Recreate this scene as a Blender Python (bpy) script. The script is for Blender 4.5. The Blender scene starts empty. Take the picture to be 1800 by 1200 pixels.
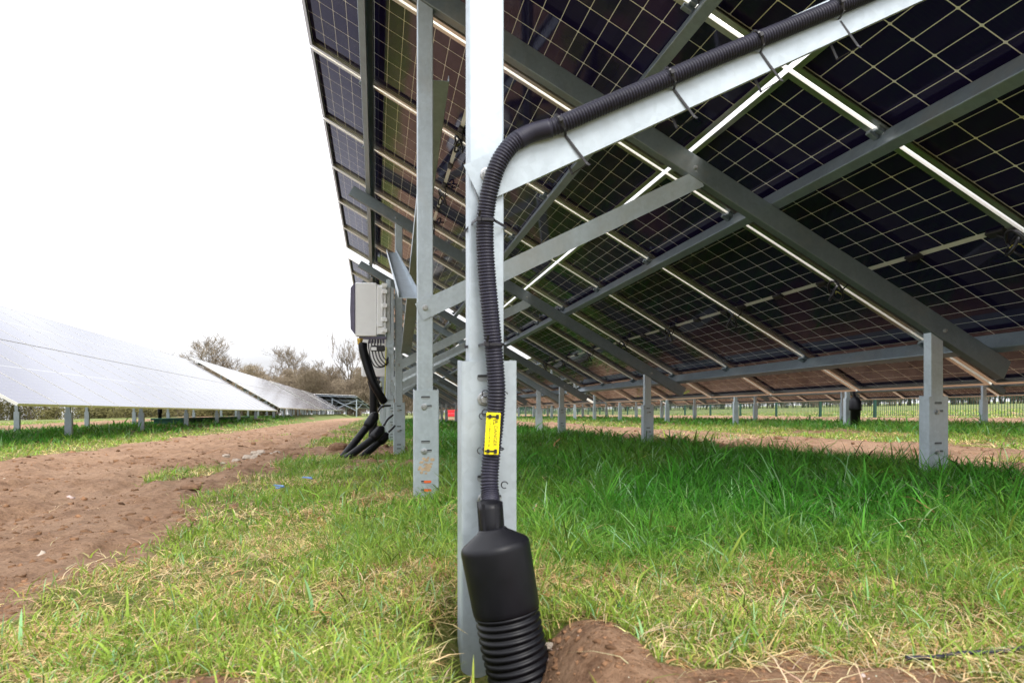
import bpy, math, random
import numpy as np
from mathutils import Vector, Matrix
random.seed(7); RNG = np.random.default_rng(11)
C = bpy.context.scene.collection
PI = math.pi
# ------------------------------------------------------------------ site geometry
# The field falls 10 % along the rows.  (a, t, h): a = metres across the rows (+ = downslope side of the
# tables), t = metres along the rows, h = metres above the ground.
YAW = math.radians(10.976); TH = math.radians(30.786); SL = math.radians(-5.752)
c_, s_ = math.cos(YAW), math.sin(YAW); M_ = math.tan(SL); G0 = -0.40
PV = Vector((c_, s_, 0)); TV = Vector((-s_, c_, 0)); ZV = Vector((0, 0, 1))
def W(a, t, h=0.0):
    return Vector((a*c_ - t*s_, a*s_ + t*c_, G0 + M_*t + h))
DV = Vector((-s_*math.cos(SL), c_*math.cos(SL), math.sin(SL)))
NU = PV.cross(DV)
SV = PV*math.cos(TH) - NU*math.sin(TH)
NV = NU*math.cos(TH) + PV*math.sin(TH)

# ------------------------------------------------------------------ noise (numpy, vectorised)
def _h(ix, iy, seed):
    n = (ix.astype(np.int64)*374761393 + iy.astype(np.int64)*668265263 + seed*1442695041) & 0xffffffff
    n = ((n ^ (n >> 13))*1274126177) & 0xffffffff
    n = (n ^ (n >> 16)) & 0xffff
    return n/65535.0
def vnoise(x, y, seed=0):
    x = np.asarray(x, float); y = np.asarray(y, float)
    ix = np.floor(x); iy = np.floor(y); fx = x-ix; fy = y-iy
    fx = fx*fx*(3-2*fx); fy = fy*fy*(3-2*fy)
    a = _h(ix, iy, seed); b = _h(ix+1, iy, seed); c = _h(ix, iy+1, seed); d = _h(ix+1, iy+1, seed)
    return (a*(1-fx)+b*fx)*(1-fy) + (c*(1-fx)+d*fx)*fy
def fbm(x, y, octv=4, seed=0):
    r = 0; amp = 0.5; tot = 0
    for k in range(octv):
        r = r + amp*vnoise(x*2**k+k*17.3, y*2**k-k*9.1, seed+k); tot += amp; amp *= 0.5
    return r/tot
def sm(x, e0, e1):
    t = np.clip((x-e0)/(e1-e0), 0, 1); return t*t*(3-2*t)

def dirt_mask(a, t):
    """1 = bare red-brown soil, 0 = grass"""
    a = np.asarray(a, float); t = np.asarray(t, float)
    w = (fbm(a*0.9, t*0.9, 4, 3)-0.5)
    w2 = (fbm(a*5, t*5, 3, 31)-0.5)
    e = a + w*0.5 + w2*0.30
    # track on the left
    redge = -0.66 - 0.02*np.clip(t-3, 0, 15) + 0.14*sm(t, 2.4, 3.4)*sm(t, 7.5, 5.5)
    m = sm(e, redge+0.12, redge-0.22)*sm(e, -3.75, -3.35)
    isl = fbm(a*1.6+5, t*0.8, 3, 47)
    m = m*(1-0.6*sm(isl, 0.66, 0.74))
    # strip between our row and the next row
    m2 = sm(e, 3.0, 3.3)*sm(e, 5.5, 5.0)
    m = np.maximum(m, m2*(0.62+0.38*sm(fbm(a*1.2, t*0.35, 3, 21), 0.30, 0.45)))
    # strip by the fence
    m = np.maximum(m, sm(e, 10.6, 11.2)*sm(e, 15.0, 14.2)*0.95)
    # far left beyond the left row
    m = np.maximum(m, sm(e, -8.9, -9.6)*sm(e, -13.5, -12.5)*0.8)
    # scattered soil patches
    m = np.maximum(m, sm(fbm(a*1.4+9, t*1.1, 3, 77), 0.68, 0.74)*0.9*(t > 3.5))
    # freshly dug soil round the near conduit
    d = np.hypot((a-0.31-0.25*(t-1.08))/0.115, (t-1.07)/0.20)
    m = np.maximum(m, sm(d+w2*0.9, 1.15, 0.85))
    d = np.hypot((a+0.27)/0.13, (t-1.09)/0.08)
    m = np.maximum(m, sm(d+w2*0.9, 1.1, 0.7))
    # dug soil round the duct ends under the inverter
    d = np.hypot((a+0.42)/0.5, (t-7.7)/0.8)
    m = np.maximum(m, sm(d+w2, 1.1, 0.8))
    # soil in the near right corner
    m = np.maximum(m, sm(t + w*0.3 + w2*0.4, 0.97, 0.90)*sm(a, 0.25, 0.35)*sm(a+w2*0.5, 0.86, 0.72))
    return np.clip(m, 0, 1)

def gz(a, t, m=None):
    """height of the soil over the sloping plane"""
    a = np.asarray(a, float); t = np.asarray(t, float)
    if m is None: m = dirt_mask(a, t)
    far = sm(np.hypot(a, t), 60, 25)
    lump = ((fbm(a*7, t*7, 4, 5)-0.5)*0.045+(fbm(a*16, t*9, 3, 6)-0.5)*0.030)*m*(0.45+0.55*sm(t, 1.3, 2.2))*sm(np.hypot(a, t), 30, 10)
    clod = np.maximum(fbm(a*3.1, t*2.3, 3, 15)-0.58, 0)*0.18*m*far*sm(t, 1.2, 2.5)
    lump = lump*(0.35+0.65*sm(t, 2.5, 5)) + (fbm(a*9, t*2.6, 4, 25)-0.5)*0.062*m*far*sm(t, 1.3, 2.2)
    clod = clod*(0.3+0.7*sm(t, 3, 6))
    rut = -0.035*np.exp(-((a+1.45+0.1*np.sin(t*0.6))/0.16)**2) - 0.035*np.exp(-((a+2.75+0.1*np.sin(t*0.5))/0.18)**2)
    und = (fbm(a*0.35, t*0.3, 3, 9)-0.5)*0.07*far*sm(np.hypot(a, t), 1.5, 5)
    tus = (fbm(a*4, t*4, 2, 55)-0.5)*0.03*(1-m)
    z = lump+clod+rut*far*m+und+tus + sm(a, -3.6, -5.2)*(0.05+0.008*np.clip(t-8, 0, 45))
    # pit for the buried duct, mound beside it
    z = z - 0.19*np.exp(-(((a-0.20)/0.088)**2 + ((t-1.22)/0.25)**2))
    z = z + 0.045*np.exp(-(((a-0.36)/0.07)**2 + ((t-1.10)/0.12)**2))
    z = z + 0.10*np.exp(-(((a+0.36)/0.14)**2 + ((t-7.75)/0.2)**2))
    return z

# ------------------------------------------------------------------ materials
def nodes_of(name):
    m = bpy.data.materials.new(name); m.use_nodes = True
    nt = m.node_tree; nt.nodes.clear()
    out = nt.nodes.new('ShaderNodeOutputMaterial')
    return m, nt, out
def nd(nt, typ, **kw):
    n = nt.nodes.new(typ)
    for k, v in kw.items():
        if k in ('operation', 'blend_type', 'data_type', 'attribute_name', 'layer_name', 'uv_map', 'noise_dimensions', 'feature', 'sky_type', 'distance'): setattr(n, k, v)
        else: n.inputs[k.replace('_', ' ')].default_value = v
    return n
def math_(nt, op, a, b=None, c=None):
    n = nt.nodes.new('ShaderNodeMath'); n.operation = op
    for i, v in enumerate((a, b, c)):
        if v is None: continue
        if isinstance(v, (int, float)): n.inputs[i].default_value = v
        else: nt.links.new(v, n.inputs[i])
    return n.outputs[0]
def mixc(nt, fac, a, b):
    n = nt.nodes.new('ShaderNodeMix'); n.data_type = 'RGBA'
    for i, v in ((0, fac), (6, a), (7, b)):
        if isinstance(v, (int, float)): n.inputs[i].default_value = v
        elif isinstance(v, tuple): n.inputs[i].default_value = (*v, 1)
        else: nt.links.new(v, n.inputs[i])
    return n.outputs[2]
def ramp(nt, fac, stops):
    n = nt.nodes.new('ShaderNodeValToRGB'); e = n.color_ramp.elements
    e[0].position, e[0].color = stops[0][0], (*stops[0][1], 1)
    e[1].position, e[1].color = stops[1][0], (*stops[1][1], 1)
    for p, col in stops[2:]:
        x = e.new(p); x.color = (*col, 1)
    nt.links.new(fac, n.inputs[0]); return n.outputs[0]
def noise(nt, scale, detail=4, rough=0.6, vec=None):
    n = nt.nodes.new('ShaderNodeTexNoise')
    n.inputs['Scale'].default_value = scale; n.inputs['Detail'].default_value = detail; n.inputs['Roughness'].default_value = rough
    if vec is not None: nt.links.new(vec, n.inputs['Vector'])
    return n.outputs['Fac']
def objco(nt):
    return nt.nodes.new('ShaderNodeTexCoord').outputs['Object']
def bump(nt, h, strength, dist):
    n = nt.nodes.new('ShaderNodeBump'); n.inputs['Strength'].default_value = strength; n.inputs['Distance'].default_value = dist
    nt.links.new(h, n.inputs['Height']); return n.outputs[0]
def bsdf(nt, out, base=None, rough=0.5, metal=0.0, spec=0.5, normal=None):
    p = nt.nodes.new('ShaderNodeBsdfPrincipled')
    if isinstance(base, tuple): p.inputs['Base Color'].default_value = (*base, 1)
    elif base is not None: nt.links.new(base, p.inputs['Base Color'])
    if isinstance(rough, (int, float)): p.inputs['Roughness'].default_value = rough
    else: nt.links.new(rough, p.inputs['Roughness'])
    p.inputs['Metallic'].default_value = metal
    p.inputs['Specular IOR Level'].default_value = spec
    if normal is not None: nt.links.new(normal, p.inputs['Normal'])
    nt.links.new(p.outputs[0], out.inputs[0]); return p

def mat_galv(name, col, metal=0.55, rough=0.42, var=0.17):
    m, nt, out = nodes_of(name); co = objco(nt)
    v = nt.nodes.new('ShaderNodeTexVoronoi'); v.inputs['Scale'].default_value = 70; nt.links.new(co, v.inputs['Vector'])
    n = noise(nt, 6, 5, 0.65, co); n2 = noise(nt, 55, 3, 0.6, co)
    sp = math_(nt, 'MULTIPLY', v.outputs['Color'], 0.22)
    f = math_(nt, 'ADD', math_(nt, 'MULTIPLY', n, 0.85), sp)
    lo = tuple(x*(1-var) for x in col); hi = tuple(min(1, x*(1+var*0.6)) for x in col)
    mpn = nt.nodes.new('ShaderNodeMapping'); mpn.inputs['Scale'].default_value = (26, 26, 1.6); nt.links.new(co, mpn.inputs['Vector'])
    stk = noise(nt, 1.0, 4, 0.6, mpn.outputs[0]); f = math_(nt, 'ADD', math_(nt, 'MULTIPLY', f, 0.72), math_(nt, 'MULTIPLY', stk, 0.28))
    base = ramp(nt, f, [(0.34, lo), (0.68, hi)])
    dirty = ramp(nt, noise(nt, 2.3, 6, 0.7, co), [(0.54, (0, 0, 0)), (0.72, (1, 1, 1))])
    base = mixc(nt, math_(nt, 'MULTIPLY', dirty, 0.40), base, (0.36, 0.33, 0.28))
    r = math_(nt, 'ADD', math_(nt, 'MULTIPLY', n2, 0.22), rough-0.1)
    bsdf(nt, out, base, r, metal, 0.5, bump(nt, n2, 0.12, 0.002)); return m
def mat_plain(name, col, rough=0.5, metal=0.0, spec=0.5, nscale=30, var=0.15, bmp=0.1):
    m, nt, out = nodes_of(name); co = objco(nt)
    n = noise(nt, nscale, 5, 0.65, co)
    base = ramp(nt, n, [(0.3, tuple(x*(1-var) for x in col)), (0.7, tuple(min(1, x*(1+var)) for x in col))])
    r = math_(nt, 'ADD', math_(nt, 'MULTIPLY', n, 0.15), rough-0.07)
    bsdf(nt, out, base, r, metal, spec, bump(nt, n, bmp, 0.002)); return m

M = {}
M['galv'] = mat_galv('galvanised_steel', (0.445, 0.505, 0.555), 0.5, 0.45)
M['galv_shaded'] = mat_galv('galvanised_shaded', (0.205, 0.245, 0.270), 0.55, 0.42)  # rafter and clamp steel painted darker for the shade under the modules
M['galv_purlin'] = mat_galv('galvanised_purlin', (0.27, 0.325, 0.37), 0.55, 0.40)  # purlin steel, a lighter step of the same painted shade
M['alu'] = mat_plain('anodised_aluminium', (0.74, 0.72, 0.67), 0.30, 0.97, 0.5, 3, 0.03, 0.0)
M['bolt'] = mat_plain('zinc_bolt', (0.42, 0.43, 0.44), 0.4, 0.8, 0.5, 60, 0.2)
M['hole'] = mat_plain('dark_slot', (0.03, 0.032, 0.034), 0.8)
M['recess'] = mat_plain('slot_recess', (0.26, 0.28, 0.29), 0.5, 0.3)
M['orange'] = mat_plain('orange_marker_paint', (0.75, 0.13, 0.03), 0.6)
M['rust'] = mat_plain('clay_stain', (0.44, 0.33, 0.22), 0.8, 0, 0.3, 40, 0.25)
M['conduit'] = mat_plain('black_conduit_plastic', (0.017, 0.016, 0.029), 0.46, 0, 0.30, 8, 0.35, 0.05)
M['duct'] = mat_plain('black_duct_plastic', (0.0045, 0.0045, 0.0065), 0.40, 0, 0.22, 14, 0.4, 0.12)
M['tie'] = mat_plain('black_nylon', (0.016, 0.015, 0.020), 0.4)
M['white_pl'] = mat_plain('pale_grey_casing', (0.82, 0.83, 0.84), 0.42, 0, 0.5, 5, 0.05, 0.02)
M['purple'] = mat_plain('dark_cover', (0.13, 0.12, 0.19), 0.4)
M['brass'] = mat_plain('brass_gland', (0.55, 0.38, 0.10), 0.35, 0.8)
M['yellow'] = mat_plain('yellow_label', (0.85, 0.72, 0.01), 0.4, 0, 0.5, 15, 0.05, 0.02)
M['ink'] = mat_plain('label_ink', (0.16, 0.14, 0.02), 0.5)
M['ylwgrn'] = mat_plain('earth_wire', (0.50, 0.48, 0.05), 0.5)
M['fence'] = mat_plain('green_fence_coating', (0.008, 0.055, 0.038), 0.45)
M['greenbox'] = mat_plain('green_painted_steel', (0.02, 0.12, 0.085), 0.5, 0, 0.5, 6, 0.2)
M['mud'] = mat_plain('dried_mud', (0.26, 0.16, 0.10), 0.9, 0, 0.2, 40, 0.3, 0.4)
M['redpl'] = mat_plain('red_plastic', (0.6, 0.03, 0.04), 0.5)
M['blue'] = mat_plain('blue_plastic', (0.12, 0.22, 0.42), 0.5)
M['stone'] = mat_plain('stone', (0.30, 0.25, 0.20), 0.85, 0, 0.3, 50, 0.3, 0.5)

def mat_cells(front=False):
    m, nt, out = nodes_of('front_glass_laminate' if front else 'solar_cell_laminate')
    uv = nt.nodes.new('ShaderNodeUVMap'); uv.uv_map = 'UVMap'
    sx = nt.nodes.new('ShaderNodeSeparateXYZ'); nt.links.new(uv.outputs[0], sx.inputs[0])
    u, v = sx.outputs[0], sx.outputs[1]
    fu = math_(nt, 'FRACT', math_(nt, 'DIVIDE', math_(nt, 'SUBTRACT', u, 0.016), 0.183))
    du = math_(nt, 'MULTIPLY', math_(nt, 'MINIMUM', fu, math_(nt, 'SUBTRACT', 1.0, fu)), 0.183)
    w = math_(nt, 'ABSOLUTE', math_(nt, 'SUBTRACT', v, 1.135))
    fw = math_(nt, 'FRACT', math_(nt, 'DIVIDE', math_(nt, 'SUBTRACT', w, 0.012), 0.0925))
    dw = math_(nt, 'MULTIPLY', math_(nt, 'MINIMUM', fw, math_(nt, 'SUBTRACT', 1.0, fw)), 0.0925)
    l1 = math_(nt, 'LESS_THAN', du, 0.0022)
    l2 = math_(nt, 'LESS_THAN', dw, 0.0016)
    l3 = math_(nt, 'LESS_THAN', math_(nt, 'ADD', du, dw), 0.0088)
    l4 = math_(nt, 'LESS_THAN', w, 0.0125)
    eu = math_(nt, 'GREATER_THAN', math_(nt, 'ABSOLUTE', math_(nt, 'SUBTRACT', u, 0.565)), 0.5515)
    ev = math_(nt, 'GREATER_THAN', w, 1.1240)
    edge = math_(nt, 'MAXIMUM', eu, ev)
    line = math_(nt, 'MAXIMUM', math_(nt, 'MAXIMUM', l1, l2), math_(nt, 'MAXIMUM', l3, l4))
    line = math_(nt, 'MULTIPLY', line, math_(nt, 'SUBTRACT', 1.0, edge))
    # faint busbars and cell-to-cell tone differences
    bb = math_(nt, 'FRACT', math_(nt, 'DIVIDE', math_(nt, 'SUBTRACT', u, 0.016), 0.0183))
    bus = math_(nt, 'LESS_THAN', bb, 0.03)
    cu = math_(nt, 'FLOOR', math_(nt, 'DIVIDE', math_(nt, 'SUBTRACT', u, 0.016), 0.183))
    cv = math_(nt, 'FLOOR', math_(nt, 'DIVIDE', v, 0.0925))
    wn = nt.nodes.new('ShaderNodeTexWhiteNoise'); wn.noise_dimensions = '3D'
    cb = nt.nodes.new('ShaderNodeCombineXYZ'); nt.links.new(cu, cb.inputs[0]); nt.links.new(cv, cb.inputs[1])
    oi = nt.nodes.new('ShaderNodeObjectInfo'); nt.links.new(oi.outputs['Random'], cb.inputs[2])
    nt.links.new(cb.outputs[0], wn.inputs['Vector'])
    cell = mixc(nt, wn.outputs['Value'], (0.0115, 0.0085, 0.0440), (0.0165, 0.0125, 0.0560))
    cell = mixc(nt, math_(nt, 'MULTIPLY', bus, 0.35), cell, (0.05, 0.05, 0.06))
    base = mixc(nt, line, cell, (0.16, 0.16, 0.16) if front else (0.80, 0.79, 0.74))
    base = mixc(nt, edge, base, (0.012, 0.011, 0.012))
    p = bsdf(nt, out, base, 0.10 if front else 0.06, 0.0, 0.5)
    p.inputs['IOR'].default_value = 2.5 if front else 1.44
    if not front: p.inputs['Specular Tint'].default_value = (0.84, 0.78, 1.0, 1)
    return m
M['cells'] = mat_cells(); M['front'] = mat_cells(True)

def mat_ground():
    m, nt, out = nodes_of('field_soil_and_turf'); co = objco(nt)
    at = nt.nodes.new('ShaderNodeAttribute'); at.attribute_name = 'dirt'
    wet = nt.nodes.new('ShaderNodeAttribute'); wet.attribute_name = 'far'
    n1 = noise(nt, 1.1, 8, 0.65, co); n2 = noise(nt, 14, 8, 0.7, co); n3 = noise(nt, 70, 5, 0.7, co)
    soil = ramp(nt, n2, [(0.36, (0.095, 0.046, 0.022)), (0.48, (0.25, 0.143, 0.080)), (0.68, (0.38, 0.245, 0.150))])
    soil2 = ramp(nt, n3, [(0.34, (0.095, 0.045, 0.022)), (0.60, (0.34, 0.205, 0.125))])
    soil = mixc(nt, 0.45, soil, soil2)
    dk = ramp(nt, noise(nt, 3.3, 7, 0.72, co), [(0.50, (0, 0, 0)), (0.62, (1, 1, 1))])
    soil = mixc(nt, math_(nt, 'MULTIPLY', dk, 0.55), soil, (0.105, 0.052, 0.028))
    pale = ramp(nt, n1, [(0.42, (0, 0, 0)), (0.62, (1, 1, 1))])
    soil = mixc(nt, math_(nt, 'MULTIPLY', pale, 0.35), soil, (0.40, 0.27, 0.18))
    thatch = ramp(nt, n3, [(0.28, (0.040, 0.055, 0.010)), (0.5, (0.12, 0.14, 0.025)), (0.72, (0.30, 0.24, 0.09))])
    farg = ramp(nt, n1, [(0.3, (0.085, 0.13, 0.030)), (0.7, (0.17, 0.17, 0.055))])
    turf = mixc(nt, wet.outputs['Fac'], thatch, farg)
    edge = math_(nt, 'ADD', at.outputs['Fac'], math_(nt, 'MULTIPLY', math_(nt, 'SUBTRACT', n2, 0.5), 0.8))
    fac = ramp(nt, edge, [(0.36, (0, 0, 0)), (0.60, (1, 1, 1))])
    base = mixc(nt, fac, turf, soil)
    h = math_(nt, 'ADD', math_(nt, 'MULTIPLY', n2, 0.7), math_(nt, 'MULTIPLY', n3, 0.35))
    bsdf(nt, out, base, 0.92, 0, 0.2, bump(nt, h, 1.0, 0.05)); return m
M['ground'] = mat_ground()

def mat_attr(name, rough=0.6, trans=0.35, spec=0.3):
    m, nt, out = nodes_of(name)
    at = nt.nodes.new('ShaderNodeAttribute'); at.attribute_name = 'col'
    p = nt.nodes.new('ShaderNodeBsdfPrincipled'); p.inputs['Roughness'].default_value = rough; p.inputs['Specular IOR Level'].default_value = spec
    nt.links.new(at.outputs['Color'], p.inputs['Base Color'])
    if trans > 0:
        tr = nt.nodes.new('ShaderNodeBsdfTranslucent'); nt.links.new(at.outputs['Color'], tr.inputs['Color'])
        mx = nt.nodes.new('ShaderNodeMixShader'); mx.inputs[0].default_value = trans
        nt.links.new(p.outputs[0], mx.inputs[1]); nt.links.new(tr.outputs[0], mx.inputs[2]); nt.links.new(mx.outputs[0], out.inputs[0])
    else: nt.links.new(p.outputs[0], out.inputs[0])
    return m
M['grass'] = mat_attr('grass_blade')
M['clod'] = mat_attr('soil_crumb', 0.95, 0.0, 0.1)
M['bark'] = mat_plain('bark', (0.15, 0.125, 0.10), 0.9, 0, 0.2, 3, 0.25)
def mat_twig(name, c0, c1):
    m, nt, out = nodes_of(name); oi = nt.nodes.new('ShaderNodeObjectInfo')
    n = noise(nt, 0.8, 3, 0.6, objco(nt))
    f = math_(nt, 'ADD', math_(nt, 'MULTIPLY', oi.outputs['Random'], 0.5), math_(nt, 'MULTIPLY', n, 0.5))
    bsdf(nt, out, mixc(nt, f, c0, c1), 0.9, 0, 0.1); return m
M['twig'] = mat_twig('bare_twigs', (0.125, 0.098, 0.070), (0.225, 0.180, 0.125))
M['hedge'] = mat_twig('hedge_leaves', (0.075, 0.080, 0.025), (0.16, 0.135, 0.06))

# ------------------------------------------------------------------ mesh builder
class MB:
    def __init__(s): s.v = []; s.f = []; s.mi = []; s.sm = []; s.uv = {}
    def face(s, pts, mi=0, smooth=False, uv=None):
        b = len(s.v); s.v += [Vector(p) for p in pts]; s.f.append(list(range(b, b+len(pts)))); s.mi.append(mi); s.sm.append(smooth)
        if uv: s.uv[len(s.f)-1] = uv
    def prism(s, prof, p0, p1, ax, ay, mi=0, shift0=None):
        """extrude a closed 2-D outline (a strip list of quads: pairs) from p0 to p1"""
        b = len(s.v); n = len(prof)
        for p in (p0, p1):
            for x, y in prof: s.v.append(p + ax*x + ay*y)
        for i in range(n):
            j = (i+1) % n; s.f.append([b+i, b+j, b+n+j, b+n+i]); s.mi.append(mi); s.sm.append(False)
        return b, n
    def caps(s, b, n, quads, mi=0):
        for q in quads:
            s.f.append([b+i for i in q][::-1]); s.mi.append(mi); s.sm.append(False)
            s.f.append([b+n+i for i in q]); s.mi.append(mi); s.sm.append(False)
    def channel(s, p0, p1, ax, ay, web, fl, lip=0.0, th=0.003, mi=0):
        """C section: web spans ax (centred), its outer face at ay=0, flanges run to ay=fl"""
        h = web/2; r = 0.004
        if lip > 0:
            prof = [(-h+lip, fl), (-h, fl), (-h, r), (-h+r*0.3, r*0.3), (-h+r, 0), (h-r, 0), (h-r*0.3, r*0.3), (h, r), (h, fl), (h-lip, fl),
                    (h-lip, fl-th), (h-th, fl-th), (h-th, th), (-h+th, th), (-h+th, fl-th), (-h+lip, fl-th)]
            q = [(0, 1, 14, 15), (1, 2, 3, 4, 13, 14), (4, 5, 12, 13), (5, 6, 7, 8, 11, 12), (8, 9, 10, 11)]
        else:
            prof = [(-h, fl), (-h, r), (-h+r*0.3, r*0.3), (-h+r, 0), (h-r, 0), (h-r*0.3, r*0.3), (h, r), (h, fl), (h-th, fl), (h-th, th), (-h+th, th), (-h+th, fl)]
            q = [(0, 1, 2, 3, 10, 11), (3, 4, 9, 10), (4, 5, 6, 7, 8, 9)]
        b, n = s.prism(prof, p0, p1, ax, ay, mi); s.caps(b, n, q, mi)
    def bar(s, p0, p1, ax, ay, x0, x1, y0, y1, mi=0):
        b, n = s.prism([(x0, y0), (x1, y0), (x1, y1), (x0, y1)], p0, p1, ax, ay, mi); s.caps(b, n, [(0, 1, 2, 3)], mi)
    def cbar(s, p0, p1, ax, ay, x0, x1, y0, y1, ch=0.004, mi=0):
        """bar with chamfered long edges and chamfered ends"""
        d = (p1-p0).normalized()
        def ring(p, k):
            return [p+ax*x+ay*y for x, y in [(x0+k+ch, y0+k), (x1-k-ch, y0+k), (x1-k, y0+k+ch), (x1-k, y1-k-ch), (x1-k-ch, y1-k), (x0+k+ch, y1-k), (x0+k, y1-k-ch), (x0+k, y0+k+ch)]]
        rs = [ring(p0, ch), ring(p0+d*ch, 0), ring(p1-d*ch, 0), ring(p1, ch)]
        b = len(s.v)
        for r in rs: s.v += r
        for k in range(3):
            for i in range(8):
                j = (i+1) % 8; s.f.append([b+8*k+i, b+8*k+j, b+8*k+8+j, b+8*k+8+i]); s.mi.append(mi); s.sm.append(False)
        s.f.append([b+i for i in range(8)][::-1]); s.mi.append(mi); s.sm.append(False)
        s.f.append([b+24+i for i in range(8)]); s.mi.append(mi); s.sm.append(False)
    def disc(s, c, nrm, r, h, n=12, mi=0, up=None):
        nrm = nrm.normalized(); ax = nrm.orthogonal().normalized() if up is None else up; ay = nrm.cross(ax)
        b = len(s.v)
        for k, rr in ((0, r), (h*0.8, r), (h, r*0.85)):
            for i in range(n):
                t = 2*PI*i/n; s.v.append(c+nrm*k+(ax*math.cos(t)+ay*math.sin(t))*rr)
        for k in range(2):
            for i in range(n):
                j = (i+1) % n; s.f.append([b+k*n+i, b+k*n+j, b+k*n+n+j, b+k*n+n+i]); s.mi.append(mi); s.sm.append(False)
        s.f.append([b+2*n+i for i in range(n)]); s.mi.append(mi); s.sm.append(False)
    def slot(s, c, ax, ay, w, hgt, nrm, mi=0):
        pts = []; n = 6; r = hgt/2
        for k in range(n+1):
            t = -PI/2+PI*k/n; pts.append((w/2-r+r*math.cos(t), r*math.sin(t)))
        for k in range(n+1):
            t = PI/2+PI*k/n; pts.append((-w/2+r+r*math.cos(t), r*math.sin(t)))
        b = len(s.v); m = len(pts)
        for d in (0, 0.0012):
            for x, y in pts: s.v.append(c+ax*x+ay*y+nrm*d)
        for i in range(m):
            j = (i+1) % m; s.f.append([b+i, b+j, b+m+j, b+m+i]); s.mi.append(mi); s.sm.append(False)
        s.f.append([b+m+i for i in range(m)]); s.mi.append(mi); s.sm.append(False)
    def tube(s, path, rad, n=10, mi=0, smooth=True, closed=False, caps=True):
        """rad: number or list per point"""
        P = [Vector(p) for p in path]; k = len(P)
        if isinstance(rad, (int, float)): rad = [rad]*k
        T = []
        for i in range(k):
            a = P[(i-1) % k] if closed else P[max(i-1, 0)]; b = P[(i+1) % k] if closed else P[min(i+1, k-1)]
            T.append((b-a).normalized())
        u = T[0].orthogonal().normalized(); b0 = len(s.v)
        for i in range(k):
            u = (u - T[i]*u.dot(T[i])).normalized(); w = T[i].cross(u)
            for j in range(n):
                t = 2*PI*j/n; s.v.append(P[i]+(u*math.cos(t)+w*math.sin(t))*rad[i])
        for i in range(k if closed else k-1):
            i2 = (i+1) % k
            for j in range(n):
                j2 = (j+1) % n
                s.f.append([b0+i*n+j, b0+i*n+j2, b0+i2*n+j2, b0+i2*n+j]); s.mi.append(mi); s.sm.append(smooth)
        if caps and not closed:
            s.f.append([b0+j for j in range(n)][::-1]); s.mi.append(mi); s.sm.append(False)
            s.f.append([b0+(k-1)*n+j for j in range(n)]); s.mi.append(mi); s.sm.append(False)
    def build(s, name, mats, parent=None, origin=None):
        if not isinstance(mats, (list, tuple)): mats = [mats]
        o0 = Vector(origin) if origin is not None else (world_of(parent) if parent is not None else Vector((0, 0, 0)))
        me = bpy.data.meshes.new(name)
        me.from_pydata([tuple(p-o0) for p in s.v], [], s.f)
        for m in mats: me.materials.append(m)
        me.polygons.foreach_set('material_index', s.mi); me.polygons.foreach_set('use_smooth', s.sm)
        if s.uv:
            ul = me.uv_layers.new(name='UVMap')
            for p in me.polygons:
                if p.index in s.uv:
                    for li, q in zip(p.loop_indices, s.uv[p.index]): ul.data[li].uv = q
        me.update()
        o = bpy.data.objects.new(name, me); C.objects.link(o)
        if parent is not None: o.parent = parent
        else: o.location = o0
        o['_o'] = tuple(o0)
        return o
def world_of(o):
    return Vector(o['_o'])
def tag(o, label=None, cat=None, group=None, kind=None):
    if label: o['label'] = label
    if cat: o['category'] = cat
    if group: o['group'] = group
    if kind: o['kind'] = kind
    return o
def empty(name, loc, label, cat, group=None):
    o = bpy.data.objects.new(name, None); C.objects.link(o); o.location = loc; o['_o'] = tuple(loc)
    o.empty_display_size = 0.2
    return tag(o, label, cat, group)
def smooth_path(pts, step):
    """Catmull-Rom through pts, resampled every step metres"""
    P = [Vector(p) for p in pts]; P = [P[0]*2-P[1]]+P+[P[-1]*2-P[-2]]; out = []
    for i in range(1, len(P)-2):
        for k in range(24):
            t = k/24; a, b, c, d = P[i-1], P[i], P[i+1], P[i+2]
            out.append(0.5*((2*b)+(c-a)*t+(2*a-5*b+4*c-d)*t*t+(3*b-a-3*c+d)*t*t*t))
    out.append(P[-2]); res = [out[0]]; acc = 0
    for i in range(1, len(out)):
        a, b = out[i-1], out[i]; L = (b-a).length
        if L < 1e-9: continue
        pos = step-acc
        while pos <= L:
            res.append(a.lerp(b, pos/L)); pos += step
        acc = L-(pos-step)
    return res
def corrugate(mb, pts, r, pitch, depth, n=20, mi=0):
    P = smooth_path(pts, pitch/5); prof = [1, 1, 0.55, 0, 0.55]
    mb.tube(P, [r-depth*(1-prof[i % 5]) for i in range(len(P))], n, mi)
def copy_tree(o, off, parent=None):
    c = o.copy(); C.objects.link(c)
    if parent is None: c.location = o.location+off; c.parent = None
    else: c.parent = parent
    for ch in o.children: copy_tree(ch, off, c)
    return c

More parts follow.
